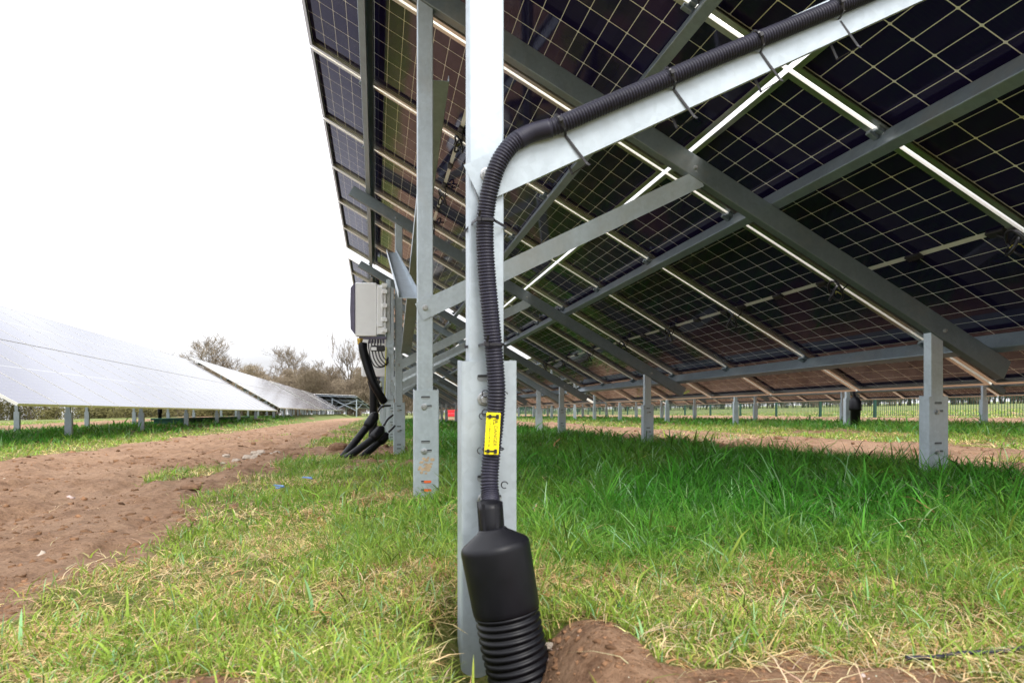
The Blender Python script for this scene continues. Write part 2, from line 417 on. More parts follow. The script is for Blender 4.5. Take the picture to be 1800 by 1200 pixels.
# ------------------------------------------------------------------ solar tables
PITCH = 1.154; MW = 1.130; ML = 2.270; ROW = 2.29
def array_origin(t0, a0):
    return W(a0+1.525, t0, 1.668)
def add_module(mb_f, mb_s, O, x, s0):
    """module whose corner is at x along the row, s0 down the slope; d = 0 is the frame underside"""
    def P(u, v, d): return O + DV*(x+u) + SV*(s0+v) - NV*d
    th = 0.002; fl = 0.030; H = 0.035
    for (u0, u1) in ((0, 1), (1, 0)):
        ux = 0 if u0 == 0 else MW; sg = 1 if u0 == 0 else -1
        # side wall and bottom flange of the long sides
        mb_f.bar(P(ux, 0, 0), P(ux, ML, 0), DV*sg, NV, 0, th, 0, H)
        mb_f.bar(P(ux, 0.0, 0), P(ux, ML, 0), DV*sg, NV, th, fl, 0, th)
        mb_f.bar(P(ux, 0.0, 0), P(ux, ML, 0), DV*sg, NV, th, 0.009, H-0.0015, H)
    for v0 in (0, ML):
        sg = 1 if v0 == 0 else -1
        mb_f.bar(P(th, v0, 0), P(MW-th, v0, 0), SV*sg, NV, 0, th, 0, H-0.0003)
        mb_f.bar(P(fl, v0, 0), P(MW-fl, v0, 0), SV*sg, NV, th, 0.022, 0, th)
    e = 0.003
    for d, flip in ((-0.027, True), (-0.0325, False)):
        q = [(e, e), (MW-e, e), (MW-e, ML-e), (e, ML-e)]
        if flip: q = q[::-1]
        mb_s.face([P(u, v, d) for u, v in q], 0 if flip else 2, False, q)
def jbox(O, x, s0, u, mb):
    def P(uu, v, d): return O + DV*(x+uu) + SV*(s0+v) - NV*d
    mb.cbar(P(u-0.045, ML/2, -0.027), P(u+0.045, ML/2, -0.027), SV, -NV, -0.018, 0.018, 0.0, 0.017, 0.003)
def ring_pts(c, ax, ay, r, n, t0=0, t1=2*PI):
    return [c+ax*(r*math.cos(t0+(t1-t0)*i/n))+ay*(r*math.sin(t0+(t1-t0)*i/n)) for i in range(n+1)]

NEAR_BRACE = []; FEET = []
def build_array(name, t0, a0, nmod, frames, label, group, detail=0):
    O = array_origin(t0, a0); base = W(a0+0.2, t0)
    root = empty(name, base, label, 'solar table', group)
    L = nmod*PITCH
    def P(x, s, d): return O + DV*x + SV*s - NV*d
    # modules, two rows in portrait
    for i in range(nmod):
        for r_, s0 in enumerate((-ROW+0.010, 0.010)):
            x = i*PITCH+0.012
            if detail >= 1:
                ms = MB(); mf = MB(); add_module(mf, ms, O, x, s0)
                mo = ms.build('module', [M['cells'], M['alu'], M['front']], root)
                mf.build('frame', M['alu'], mo, origin=base)
                if detail >= 2:
                    for u in (0.11, 0.567, 1.024):
                        jb = MB(); jbox(O, x, s0, u, jb); jb.build('junction_box', M['tie'], mo, origin=base)
                    cb = MB(); rr = random.Random(i*2+r_)
                    zc = 0.0
                    def Q(u, v, d): return P(x+u, s0+ML/2+v, d)
                    k = rr.uniform(0.055, 0.08)
                    cb.tube(smooth_path([Q(1.03, 0.0, -0.015), Q(1.06, 0.03, 0.0), Q(1.12, 0.045, 0.022), Q(1.18, 0.05, 0.02), Q(1.24, 0.02, 0.0), Q(1.27, 0.0, -0.015)], 0.012), 0.0042, 6)
                    cc = Q(1.14+rr.uniform(-0.03, 0.05), 0.03, 0.035)
                    cb.tube(ring_pts(cc, DV*0.75+NV*rr.uniform(-0.3, 0.3), SV*0.8-NV*0.55, k, 14), 0.0070, 6)
                    cb.tube(ring_pts(cc+DV*0.015-NV*0.01, DV*0.7+SV*0.3, NV*-0.9, k*0.8, 14), 0.0070, 6)
                    cb.build('cable_loop', M['tie'], mo, origin=base)
                    yt = MB()
                    for q in range(3):
                        d0 = Vector((rr.uniform(-1, 1), rr.uniform(-1, 1), rr.uniform(-1, 0.4))).normalized()*rr.uniform(0.02, 0.045)
                        yt.tube([cc, cc+d0*0.6+NV*0.004, cc+d0], 0.0014, 5)
                    yt.build('cable_tie', M['ylwgrn'], mo, origin=base)
            else:
                mm = MB(); tmp = MB(); add_module(tmp, mm, O, x, s0)
                b = len(mm.v); mm.v += tmp.v
                for f in tmp.f: mm.f.append([b+i_ for i_ in f]); mm.mi.append(1); mm.sm.append(False)
                mm.build('module', [M['cells'], M['alu'], M['front']], root)
    # purlins along the row, open side facing down the slope
    for s in (-1.84, -0.42, 0.44, 1.80):
        mb = MB()
        mb.channel(P(-0.03, s, 0.0435), P(L+0.03, s, 0.0435), NV, SV, 0.085, 0.046, 0.012, 0.0025)
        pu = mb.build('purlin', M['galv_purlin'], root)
        if detail >= 2:
            for i in range(nmod+1):
                cm = MB(); c0 = P(i*PITCH, s-0.002, 0.0)
                cm.cbar(c0-DV*0.032, c0+DV*0.032, SV, -NV, -0.030, -0.001, 0.001, 0.022, 0.003)
                cm.cbar(c0-DV*0.012, c0+DV*0.012, SV, -NV, -0.046, -0.001, 0.022, 0.040, 0.003)
                cm.disc(c0-SV*0.018-NV*0.021, -NV, 0.008, 0.02, 6)
                cm.build('clamp', M['galv_shaded'], root)
    # frames: rafter, rear and front posts with driven feet, brace
    for xf in frames:
        mb = MB()
        mb.channel(P(xf, -1.97, 0.138), P(xf, 1.93, 0.138), NV, DV, 0.102, 0.052, 0.012, 0.003)
        ra = mb.build('rafter', M['galv_shaded'], root)
        for s in (-1.47, 0.03, 1.53):
            bb = MB(); bb.disc(P(xf, s, 0.145), -DV, 0.011, 0.003, 14); bb.disc(P(xf, s, 0.145)-DV*0.003, -DV, 0.008, 0.009, 6)
            bb.build('bolt', M['bolt'], ra, origin=base)
        for s, footh in ((-1.438, 0.50), (1.49, 0.43)):
            top = P(xf, s, 0.145) + TV*0.008
            q = top - O
            # ground under the post
            aa = top.dot(PV); tt = top.dot(TV); g = G0 + M_*tt
            bot = Vector((top.x, top.y, g-0.30))
            pm = MB(); pm.channel(bot, Vector((top.x, top.y, top.z+0.03)), PV, TV, 0.071, 0.047, 0.012, 0.003)
            po = pm.build('post', M['galv'], root)
            fm = MB(); f0 = Vector((top.x, top.y, g-0.45)) - TV*0.0045 + PV*0.005; f1 = Vector((f0.x, f0.y, g+footh))
            fm.channel(f0, f1, PV, TV, 0.112, 0.064, 0.0, 0.0035)
            if detail >= 2: FEET.append(Vector((f0.x, f0.y, g)))
            fm.build('foot_channel', M['galv'], po, origin=base)
            if detail >= 1:
                fc = Vector((f0.x, f0.y, g)) - TV*0.0003
                dz = footh-0.50
                if detail >= 2:
                    for hh in (0.467, 0.268, 0.090, 0.052, 0.427, 0.228):
                        hm = MB(); hm.slot(fc+ZV*(hh+dz)+PV*(-0.004 if hh not in (0.427, 0.228) else 0.004), PV, ZV, 0.042, 0.013, -TV); hm.build('slot', M['recess'], po, origin=base)
                        hm = MB(); hm.slot(fc+ZV*(hh+dz+0.0035)+PV*(-0.004 if hh not in (0.427, 0.228) else 0.004)-TV*0.0006, PV, ZV, 0.040, 0.0050, -TV); hm.build('slot_edge_shade', M['hole'], po, origin=base)  # dark strip painted as the shade below the slot's upper rim
                for hh in (0.425, 0.226):
                    bm_ = MB(); bm_.disc(fc+ZV*(hh+dz)-PV*0.010, -TV, 0.014, 0.003, 16)
                    bm_.disc(fc+ZV*(hh+dz)-PV*0.010-TV*0.003, -TV, 0.009, 0.010, 6)
                    bm_.build('bolt', M['bolt'], po, origin=base)
        # brace from the rear post up to the rafter
        rt = P(xf, -1.438, 0.145) + TV*0.0035
        g = G0 + M_*rt.dot(TV)
        b0 = Vector((rt.x, rt.y, g+0.868)) + TV*0.0
        b1 = P(xf, 0.07, 0.172) + TV*0.004
        d = (b1-b0).normalized(); up = d.cross(TV).normalized()
        if up.z < 0: up = -up
        T2 = up.cross(d); T2 = T2 if T2.dot(TV) > 0 else -T2
        br = MB()
        br.bar(b0-d*0.034-T2*0.006, b1-T2*0.0015, up, T2, -0.047, 0.036, -0.0005, 0.0025)
        br.bar(b0+d*0.075-T2*0.005, b1-T2*0.0005, up, T2, -0.047, -0.044, 0.003, 0.028)
        br.bar(b0+d*0.075-T2*0.005, b1-T2*0.0005, up, T2, 0.033, 0.036, 0.003, 0.028)
        bo = br.build('brace', M['galv'], root)
        if detail >= 2 and xf < 0.5: NEAR_BRACE.append((b0-T2*0.0066, b1-T2*0.002, up.copy()))
        bb = MB(); pt = b0-T2*0.0065
        bb.disc(pt, -T2, 0.014, 0.003, 16); bb.disc(pt-T2*0.003, -T2, 0.010, 0.011, 6)
        bb.build('bolt', M['bolt'], bo, origin=base)
    return root, O

FR = (0.065, 1.85, 5.63, 9.03)
t1, O1 = build_array('solar_table', 1.244, 0.0, 8, FR, 'solar table overhead, its nearest post carrying the black ribbed conduit', 'solar tables of the middle row', 2)
t2, O2 = build_array('solar_table', 11.12, 0.0, 8, (0.62, 3.4, 6.9, 8.9), 'second solar table of the middle row, past the gap behind the inverter', 'solar tables of the middle row', 1)
for k, lb in ((1, 'third solar table of the middle row, seen beyond the second inverter'), (2, 'farthest solar table of the middle row, hardly visible past the posts')):
    c = copy_tree(t2, DV*(9.88*k/math.cos(SL))); c['label'] = lb
LONG = tuple(3.35+3.72*k for k in range(6))
tl, OL = build_array('solar_table', 9.65, -7.80, 20, LONG, 'nearest white reflecting solar table on the left, cut by the photo edge', 'solar tables of the left row', 0)
for k, lb, dz_ in ((1, 'second white solar table on the left, beyond the sloping gap', 0.22), (2, 'third white solar table on the left, tapering towards the bare trees', 0.27),
                  (3, 'last and smallest white solar table on the left, touching the far dark table', 0.30)):
    c = copy_tree(tl, DV*(23.85*k/math.cos(SL))+ZV*dz_); c['label'] = lb
tl.location.z += 0.08
tr, OR = build_array('solar_table', 1.6, 7.5, 20, (1.3, 5.02, 8.74, 12.46, 16.15, 19.9, 22.6), 'low solar table of the next row on the right, nearer the camera', 'solar tables of the right row', 0)
c = copy_tree(tr, DV*(23.75/math.cos(SL))); c['label'] = 'second low table of the right row, beyond the gap near the fence'

# marks on the second rear foot: clay stain and orange paint seen in the slots
mk = MB()
p = FEET[2] - TV*0.0004
rr = random.Random(12)
for k in range(34):
    qx, qz = rr.gauss(0, 0.014), rr.gauss(0, 0.024); w_ = rr.uniform(0.006, 0.020)
    mk.slot(p+ZV*(0.150+qz)+PV*(-0.008+qx)-TV*0.00002*k, PV, ZV, w_, w_*0.75, -TV)
mk.build('clay_smear', M['rust'], t1)
for hh in (0.052, 0.090):
    mk = MB(); mk.slot(p+ZV*hh+PV*0.005-TV*0.0014, PV, ZV, 0.034, 0.011, -TV); mk.build('paint_mark', M['orange'], t1)
# crossed braces along the rear posts between the second and third frames
for (a0, t0_, h0), (a1, t1_, h1), sg in (((0.285, 3.24, 1.93), (0.285, 6.92, 0.98), -1), ((0.145, 3.22, 0.92), (0.145, 7.0, 1.98), 1)):
    q0, q1 = W(a0, t0_, h0), W(a1, t1_, h1); d = (q1-q0).normalized(); n_ = d.cross(PV).normalized()
    if n_.z < 0: n_ = -n_
    mb = MB(); mb.channel(q0, q1, PV, n_, 0.095, 0.035, 0.0, 0.003)
    mb.build('cross_brace', M['galv'], t1)

# the dark table far off, seen from behind, on flatter ground
def far_table():
    yw = math.radians(66); g = -9.75; p = Vector((math.cos(yw), math.sin(yw), 0)); d = Vector((-math.sin(yw), math.cos(yw), 0))
    up = ZV; th = math.radians(27); S = p*math.cos(th)-up*math.sin(th); N = up*math.cos(th)+p*math.sin(th)
    org = Vector((-20.2, 90.5, g)); root = empty('solar_table', org, 'small dark solar table seen from behind, far off before the bare trees', 'solar table')
    H = org+ZV*2.75
    for i in range(14):
        for s0 in (0, 2.3):
            mb = MB(); a = H+d*(i*PITCH)+S*s0
            mb.bar(a+d*0.02, a+d*1.13, S, N, 0.05, 2.23, 0.004, 0.03, 0); 
            mb.bar(a, a+d*1.15, S, N, 0, 0.05, 0, 0.035, 1); mb.bar(a, a+d*1.15, S, N, 2.23, 2.28, 0, 0.035, 1)
            mb.bar(a+S*0.05, a+S*2.23, d, N, 0, 0.03, 0, 0.035, 1)
            mb.build('module', [M['hole'], M['alu']], root)
    for s in (0.35, 1.8, 2.8, 4.2):
        mb = MB(); mb.bar(H+S*s, H+S*s+d*14*PITCH, S, N, -0.04, 0.04, -0.11, -0.01); mb.build('purlin', M['galv'], root)
    for x in (0.3, 4.2, 8.1, 12.0, 15.6):
        mb = MB(); q = H+d*x
        mb.bar(q, q+S*4.55, d, N, -0.05, 0.05, -0.26, -0.13); mb.build('rafter', M['galv_shaded'], root)
        for s in (0.7, 4.0):
            tp = q+S*s-N*0.2; mb = MB(); mb.bar(Vector((tp.x, tp.y, g-0.3)), tp, p, d, -0.05, 0.05, -0.05, 0.05); mb.build('post', M['galv'], root)
        a = Vector(((q+S*0.7).x, (q+S*0.7).y, g+0.9)); mb = MB(); mb.bar(a, q+S*2.2-N*0.2, p, d, -0.04, 0.04, -0.03, 0.03); mb.build('brace', M['galv'], root)
    for x0, x1 in ((0.3, 4.2), (4.2, 0.3), (8.1, 12.0), (12.0, 8.1)):
        q0 = H+S*0.7+d*x0; q1 = H+S*0.7+d*x1; mb = MB()
        mb.bar(Vector((q0.x, q0.y, g+0.7)), Vector((q1.x, q1.y, g+2.1)), p, ZV, -0.03, 0.03, -0.04, 0.04); mb.build('cross_brace', M['galv'], root)
far_table()

# ------------------------------------------------------------------ near conduit, tag, ties and duct
cpts = [(-0.038, 1.285, -0.330), (-0.040, 1.297, -0.290), (-0.042, 1.313, -0.258), (-0.039, 1.322, -0.216), (-0.032, 1.324, -0.151), (-0.029, 1.322, -0.097),
        (-0.032, 1.325, -0.043), (-0.040, 1.328, 0.043), (-0.047, 1.330, 0.119), (-0.051, 1.330, 0.184), (-0.050, 1.329, 0.238), (-0.041, 1.325, 0.291),
        (-0.024, 1.325, 0.340), (0.003, 1.332, 0.378), (0.038, 1.350, 0.402), (0.090, 1.372, 0.424), (0.172, 1.388, 0.462), (0.287, 1.408, 0.514),
        (0.413, 1.432, 0.575), (0.543, 1.457, 0.636), (0.679, 1.484, 0.700), (0.90, 1.527, 0.805), (1.15, 1.575, 0.925)]
cond = empty('cable_conduit', cpts[0], 'black ribbed conduit climbing the nearest post and its brace', 'conduit', None)
def seat(p):
    """lay the pipe against the post below and against the brace above"""
    x, y, z = p; b0, b1, up = NEAR_BRACE[0]
    yb = b0.y+(x*1.03-b0.x)*(b1.y-b0.y)/(b1.x-b0.x)
    w_ = min(max((x-0.005)/0.05, 0), 1); k = 1.03*(1-w_)+w_*(yb-0.0195)/y
    q = Vector((x*k, y*k, z*k)); q.z += 0.004*min(max((x-0.1)/0.2, 0), 1)
    return q
cpts = [Vector(p) if i < 1 else seat(p) for i, p in enumerate(cpts)]
mb = MB(); corrugate(mb, cpts, 0.0178, 0.0062, 0.0025, 22); mb.build('ribbed_pipe', M['conduit'], cond)
mb = MB()  # smooth sleeve on the bend and the pull-seam joins
P_ = smooth_path([seat((0.010, 1.336, 0.384)), seat((0.038, 1.350, 0.402)), seat((0.080, 1.369, 0.419))], 0.006)
mb.tube(P_, 0.0186, 20); mb.build('sleeve', M['conduit'], cond)
mb = MB(); cf = [Vector((-0.037, 1.283, -0.349)), Vector((-0.038, 1.285, -0.335)), Vector((-0.040, 1.292, -0.312)), Vector((-0.041, 1.297, -0.297))]
mb.tube([cf[0], cf[0].lerp(cf[1], 0.3), cf[1], cf[2], cf[3], cf[3]+Vector((0, 0, 0.001))], [0.0205, 0.0215, 0.0215, 0.0225, 0.0225, 0.0185], 24)
for k in range(6):
    t = k*PI/3; mb.bar(cf[0], cf[3], Vector((math.cos(t), math.sin(t), 0)), Vector((-math.sin(t), math.cos(t), 0)), 0.018, 0.0238, -0.003, 0.003)
mb.build('cuff', M['duct'], cond)

duct = empty('duct_reducer', (0.0, 1.26, -0.60), 'large black reducer over ribbed duct entering the soil at the nearest post', 'duct reducer')
def frame_pts(p0, p1, ts): return [Vector(p0).lerp(Vector(p1), t) for t in ts]
mb = MB(); A0 = Vector((-0.037, 1.283, -0.342)); A1 = Vector((-0.006, 1.266, -0.506)); ax = (A1-A0).normalized()
prof = [(0.000, 0.0235), (0.002, 0.026), (0.006, 0.029), (0.025, 0.0588), (0.029, 0.0620), (0.033, 0.0634), (0.038, 0.0638), (0.138, 0.0612), (0.146, 0.0605), (0.149, 0.059), (0.149, 0.054)]
mb.tube([A0+ax*h for h, r in prof], [r for h, r in prof], 56); mb.build('cone', M['duct'], duct)
mb = MB(); B = A0+ax*0.138; pts = [B, B+ax*0.03, B+ax*0.06, B+ax*0.09+Vector((0.002, 0, -0.002)), B+ax*0.13+Vector((0.006, 0, -0.006)), B+ax*0.20+Vector((0.016, 0, -0.02)), B+ax*0.27+Vector((0.03, 0, -0.04))]
corrugate(mb, pts, 0.0590, 0.0128, 0.0060, 56); mb.build('ribbed_duct', M['duct'], duct)

def strap(loop, w, th, axis):
    mb = MB(); P = [Vector(p) for p in loop]; P.append(P[0])
    for i in range(len(P)-1):
        d = (P[i+1]-P[i]); 
        if d.length < 1e-6: continue
        n = d.normalized().cross(axis).normalized()
        mb.bar(P[i]-d*0.02, P[i+1]+d*0.02, axis, n, -w/2, w/2, -th/2, th/2)
    return mb
# ties round the post: loop encloses post and pipe
def post_tie(z, cx, cy, tilt=0.0):
    L = -0.094; R = -0.012; F = 1.398; Bk = 1.455; cx *= 1.03; cy *= 1.03; z *= 1.03
    loop = [(L, F, z-0.006-tilt), (cx-0.030, F-0.004, z-0.003), (cx-0.021, cy-0.004, z-0.001), (cx-0.016, cy-0.015, z), (cx-0.006, cy-0.0205, z), (cx+0.006, cy-0.0205, z), (cx+0.016, cy-0.014, z), (cx+0.0205, cy, z-0.001),
            (R, F-0.003, z-0.008), (R-0.006, Bk, z-0.004), (L-0.004, Bk, z-0.004)]
    mb = strap(loop, 0.0052, 0.0016, ZV)
    h = Vector((cx-0.012, cy-0.0215, z)); mb.cbar(h-ZV*0.0045, h+ZV*0.0045, Vector((1, 0, 0)), Vector((0, 1, 0)), -0.0045, 0.0045, -0.003, 0.003, 0.001)
    mb.bar(h+Vector((0.001, -0.002, 0.004)), h+Vector((0.004, -0.008, 0.016)), Vector((1, 0, 0)), Vector((0, 1, 0)), -0.0022, 0.0022, -0.0005, 0.0005)
    mb.build('cable_tie', M['tie'], cond)
post_tie(0.229, -0.0505, 1.329, 0.010); post_tie(-0.005, -0.036, 1.3265)
# ties round the brace
bd = Vector((1.0, 0.135, 0.485)).normalized()
for p_ in ((0.093, 1.373, 0.4255), (0.318, 1.4145, 0.529), (0.508, 1.450, 0.619), (0.690, 1.486, 0.705)):
    cpt = seat(p_); fw = Vector((0.1346, -1.0, 0)).normalized(); up = fw.cross(bd).normalized()
    if up.z < 0: up = -up
    sk = bd*0.024; bt = -up*0.091
    loop = [cpt+fw*0.0195+up*0.002, cpt+fw*0.017+up*0.012, cpt+fw*0.006+up*0.0205, cpt-fw*0.010+up*0.020, cpt-fw*0.060+up*0.0, cpt-fw*0.060+bt, cpt-fw*0.0165+bt+sk, cpt-fw*0.0170+sk*0.95-up*0.087, cpt-fw*0.0165-up*0.022+sk*0.3, cpt+fw*0.012-up*0.0145+sk*0.12]
    mb = strap(loop, 0.005, 0.0016, bd)
    h = cpt+fw*0.0205+up*0.004; mb.cbar(h-up*0.0045, h+up*0.0045, bd, fw, -0.0045, 0.0045, -0.002, 0.004, 0.001)
    h = cpt-fw*0.0165+bt+sk; mb.bar(h, h-up*0.004+bd*0.003, bd, fw, -0.0025, 0.0025, -0.001, 0.001)
    mb.build('cable_tie', M['tie'], cond)
# small open ties and bolt behind the pipe
for (x, y, z) in ((-0.050, 1.318, -0.098), (-0.050, 1.318, -0.134), (-0.014, 1.318, -0.270), (-0.014, 1.318, -0.101)):
    x, y, z = x*1.04, y*1.04, z*1.04; mb = MB(); mb.tube(ring_pts(Vector((x, y, z)), Vector((1, 0, 0)), ZV, 0.0065, 10, 0.3, 5.2), 0.0012, 6); mb.build('tie_tail', M['tie'], cond)

# yellow tag strapped on the conduit
tc = Vector((-0.0386, 1.3370, -0.176)); tz = Vector((0.055, 0.0, 1)).normalized(); tx = Vector((1, 0.12, -0.055)).normalized(); tn = tx.cross(tz).normalized()
if tn.y > 0: tn = -tn
tagroot = empty('warning_tag', tc, 'yellow danger tag strapped to the ribbed conduit on the nearest post', 'warning tag')
mb = MB(); mb.cbar(tc-tz*0.040, tc+tz*0.040, tx, tn, -0.0125, 0.0150, -0.0008, 0.0010, 0.0006); mb.build('plate', M['yellow'], tagroot)
for sg in (1, -1):
    mb = MB(); q = tc+tz*(sg*0.033)
    mb.bar(q-tx*0.012, q+tx*0.011, tz, tn, -0.0014, 0.0014, 0.001, 0.0026)
    mb.bar(q+tx*0.006, q+tx*0.0115, tz, tn, -0.0040, 0.0040, 0.001, 0.0046)
    mb.bar(q-tx*0.008, q-tx*0.003, tz, tn, -0.0036, 0.0036, 0.001, 0.0040)
    # strap round the pipe
    cx = Vector((-0.0370, 1.3622, q.z)); mb.tube(ring_pts(cx, Vector((1, 0, 0)), Vector((0, 1, 0)), 0.0208, 20), 0.0015, 6)
    e = q-tx*0.016+tn*0.002; mb.tube(ring_pts(e-tx*0.004, tx, tz, 0.006, 8, 1.5, 4.7), 0.0010, 5)
    mb.build('strap', M['tie'], tagroot)
def text(body, size, loc, xd, yd, nrm, mat, parent, name='lettering', align='CENTER'):
    cu = bpy.data.curves.new(name, 'FONT'); cu.body = body; cu.size = size; cu.align_x = align; cu.align_y = 'CENTER'; cu.extrude = 0.0002
    cu.materials.append(mat); o = bpy.data.objects.new(name, cu); C.objects.link(o)
    mt = Matrix((xd, yd, nrm)).transposed().to_4x4(); mt.translation = loc-world_of(parent)
    me = bpy.data.meshes.new_from_object(o); me.materials.clear(); me.materials.append(mat); bpy.data.objects.remove(o)
    o = bpy.data.objects.new(name, me); C.objects.link(o); o.parent = parent; o.matrix_local = mt; return o
text('DANGER', 0.0098, tc+tx*0.0065-tz*0.004+tn*0.0013, -tz, tx, tn, M['ink'], tagroot)
mb = MB()  # warning triangle and the small second line
q = tc+tx*0.0060+tz*0.023+tn*0.0012
tri = [q-tz*0.0045+tx*(-0.0045), q+tz*0.0045+tx*(-0.0045), q+tx*0.0045]
for i in range(3): mb.tube([tri[i], tri[(i+1) % 3]], 0.0006, 5)
mb.bar(q-tx*0.002, q+tx*0.002, tz, tn, -0.0006, 0.0006, 0, 0.0003)
rr = random.Random(3); z = 0.022
while z > -0.024:
    l = rr.uniform(0.0008, 0.0022); mb.bar(tc+tz*z-tx*0.0045+tn*0.0012, tc+tz*(z-l)-tx*0.0045+tn*0.0012, tx, tn, -0.0010, 0.0012, 0, 0.0003); z -= l+rr.choice((0.0007, 0.0007, 0.0022))
mb.build('symbol', M['ink'], tagroot)

# bolt, hole and scratch on the near post
mb = MB(); q = W(0.198, 1.376)
def onpost(u, z): return Vector((u, 1.389, z))
# (near-post bolt is the brace bolt; a raised wire tail is left of it)
mb.tube([onpost(-0.079, 0.312), onpost(-0.068, 0.282), onpost(-0.058, 0.255)], 0.0010, 5)
mb.build('wire_tail', M['bolt'], t1)

# ------------------------------------------------------------------ inverters on the rear posts
def inverter(t0, label, first):
    base = W(-0.08, t0)
    r = empty('inverter', base, label, 'inverter', 'inverters hung on the rear posts')
    def Q(a, t, h): return W(a, t0+t, h-0.085*min(1, max(0, (h-0.5)/0.6))) - Vector((0, 0, M_*t))
    z = ZV
    mb = MB(); mb.cbar(Q(-0.08, 0, 1.20), Q(-0.08, 0.62, 1.20), PV, z, -0.115, 0.085, 0, 0.50, 0.008); mb.build('casing', M['white_pl'], r)
    mb = MB()
    prof = [(-0.197, 0.02), (-0.234, 0.07), (-0.240, 0.25), (-0.234, 0.45), (-0.197, 0.50)]
    b, n = mb.prism([(x, y) for x, y in prof], Q(0, -0.004, 1.20), Q(0, 0.624, 1.20), PV, z); mb.caps(b, n, [(0, 1, 2, 3, 4)]); mb.build('front_cover', M['purple'], r)
    mb = MB()  # side bracket with hooks
    mb.cbar(Q(0.03, -0.012, 1.29), Q(0.03, 0.0, 1.29), PV, z, -0.022, 0.030, 0, 0.37, 0.003)
    mb.cbar(Q(0.06, 0.0, 1.22), Q(0.06, 0.60, 1.22), PV, z, -0.054, 0.028, 0, 0.46, 0.004)
    for h in (1.24, 1.34, 1.47, 1.60, 1.66): mb.cbar(Q(0.07, -0.020, h), Q(0.07, 0.0, h), PV, z, -0.02, 0.03, 0, 0.035, 0.002)
    mb.build('side_bracket', M['white_pl'], r)
    mb = MB()
    for k in range(9): mb.bar(Q(0.09, 0.04+k*0.065, 1.24), Q(0.09, 0.055+k*0.065, 1.24), PV, z, 0.0, 0.035, 0, 0.42)
    mb.build('heat_sink', M['bolt'], r)
    mb = MB(); mb.cbar(Q(-0.08, 0.02, 1.175), Q(-0.08, 0.60, 1.175), PV, z, -0.08, 0.17, 0, 0.024, 0.003)
    for k in range(6): mb.disc(Q(-0.06+0.025*k, 0.06, 1.176), -z, 0.010, 0.04, 10)
    mb.build('connector_plate', M['purple'], r)
    mb = MB(); mb.disc(Q(-0.15, 0.03, 1.185), -z, 0.030, 0.03, 6); mb.disc(Q(-0.15, 0.03, 1.155), -z, 0.024, 0.03, 12); mb.build('gland', M['brass'], r)
    # strut frame it hangs on
    for tt in (0.06, 0.56):
        mb = MB(); mb.channel(Q(0.115, tt, 0.50), Q(0.115, tt, 1.74), PV, TV, 0.041, 0.041, 0.008, 0.003)
        for h in (1.02, 1.09, 0.52): mb.cbar(Q(0.125, tt-0.014, h), Q(0.125, tt, h), PV, z, -0.015, 0.035, 0, 0.042, 0.003)
        mb.build('mounting_strut', M['galv'], r)
    # fat cable conduit falling to the ducts
    mb = MB(); mb.tube(smooth_path([Q(-0.13, 0.03, 1.14), Q(-0.125, 0.02, 1.08), Q(-0.09, 0.0, 0.92), Q(-0.03, -0.03, 0.72), Q(0.035, -0.03, 0.58), Q(0.075, 0.0, 0.50)], 0.02), 0.037, 14)
    mb.tube(smooth_path([Q(-0.10, 0.04, 1.14), Q(-0.095, 0.04, 1.06), Q(-0.05, 0.02, 0.90), Q(0.00, 0.0, 0.72), Q(0.05, 0.0, 0.60)], 0.02), 0.016, 10)
    mb.build('cable_sleeve', M['duct'], r)
    rr = random.Random(5)
    for k in range(5):
        a0 = -0.07+0.028*k; dp = 0.13-0.014*k+rr.uniform(-0.02, 0.02)
        mb = MB(); mb.tube(smooth_path([Q(a0, 0.05, 1.16), Q(a0, 0.04, 1.10), Q(a0+0.02, 0.0, 1.04-dp*0.5), Q(a0+0.07, -0.02, 1.02-dp), Q(0.09, 0.0, 1.01-dp*0.8), Q(0.11, 0.04, 1.03-dp*0.4)], 0.015), 0.0055, 8); mb.build('cable', M['tie'], r)
    mb = MB(); mb.cbar(Q(-0.02, -0.01, 1.055), Q(-0.02, 0.02, 1.055), PV, z, -0.035, 0.10, 0, 0.055, 0.01); mb.build('breaker', M['tie'], r)
    mb = MB(); mb.bar(Q(-0.02, -0.012, 1.067), Q(-0.02, -0.010, 1.067), PV, z, -0.028, 0.022, 0, 0.03); mb.build('sticker', M['white_pl'], r)
    mb = MB(); mb.tube(smooth_path([Q(0.09, 0.0, 1.10), Q(0.085, -0.01, 0.95), Q(0.08, -0.01, 0.75), Q(0.075, 0.0, 0.55), Q(0.06, 0.0, 0.42)], 0.03), 0.005, 8); mb.build('earth_wire', M['ylwgrn'], r)
    return r
inverter(6.64, 'pale grey inverter box hung on the third rear post above the leaning ducts', True)
inv2 = inverter(13.7, 'second grey inverter box lower down, partly behind the near one', False)

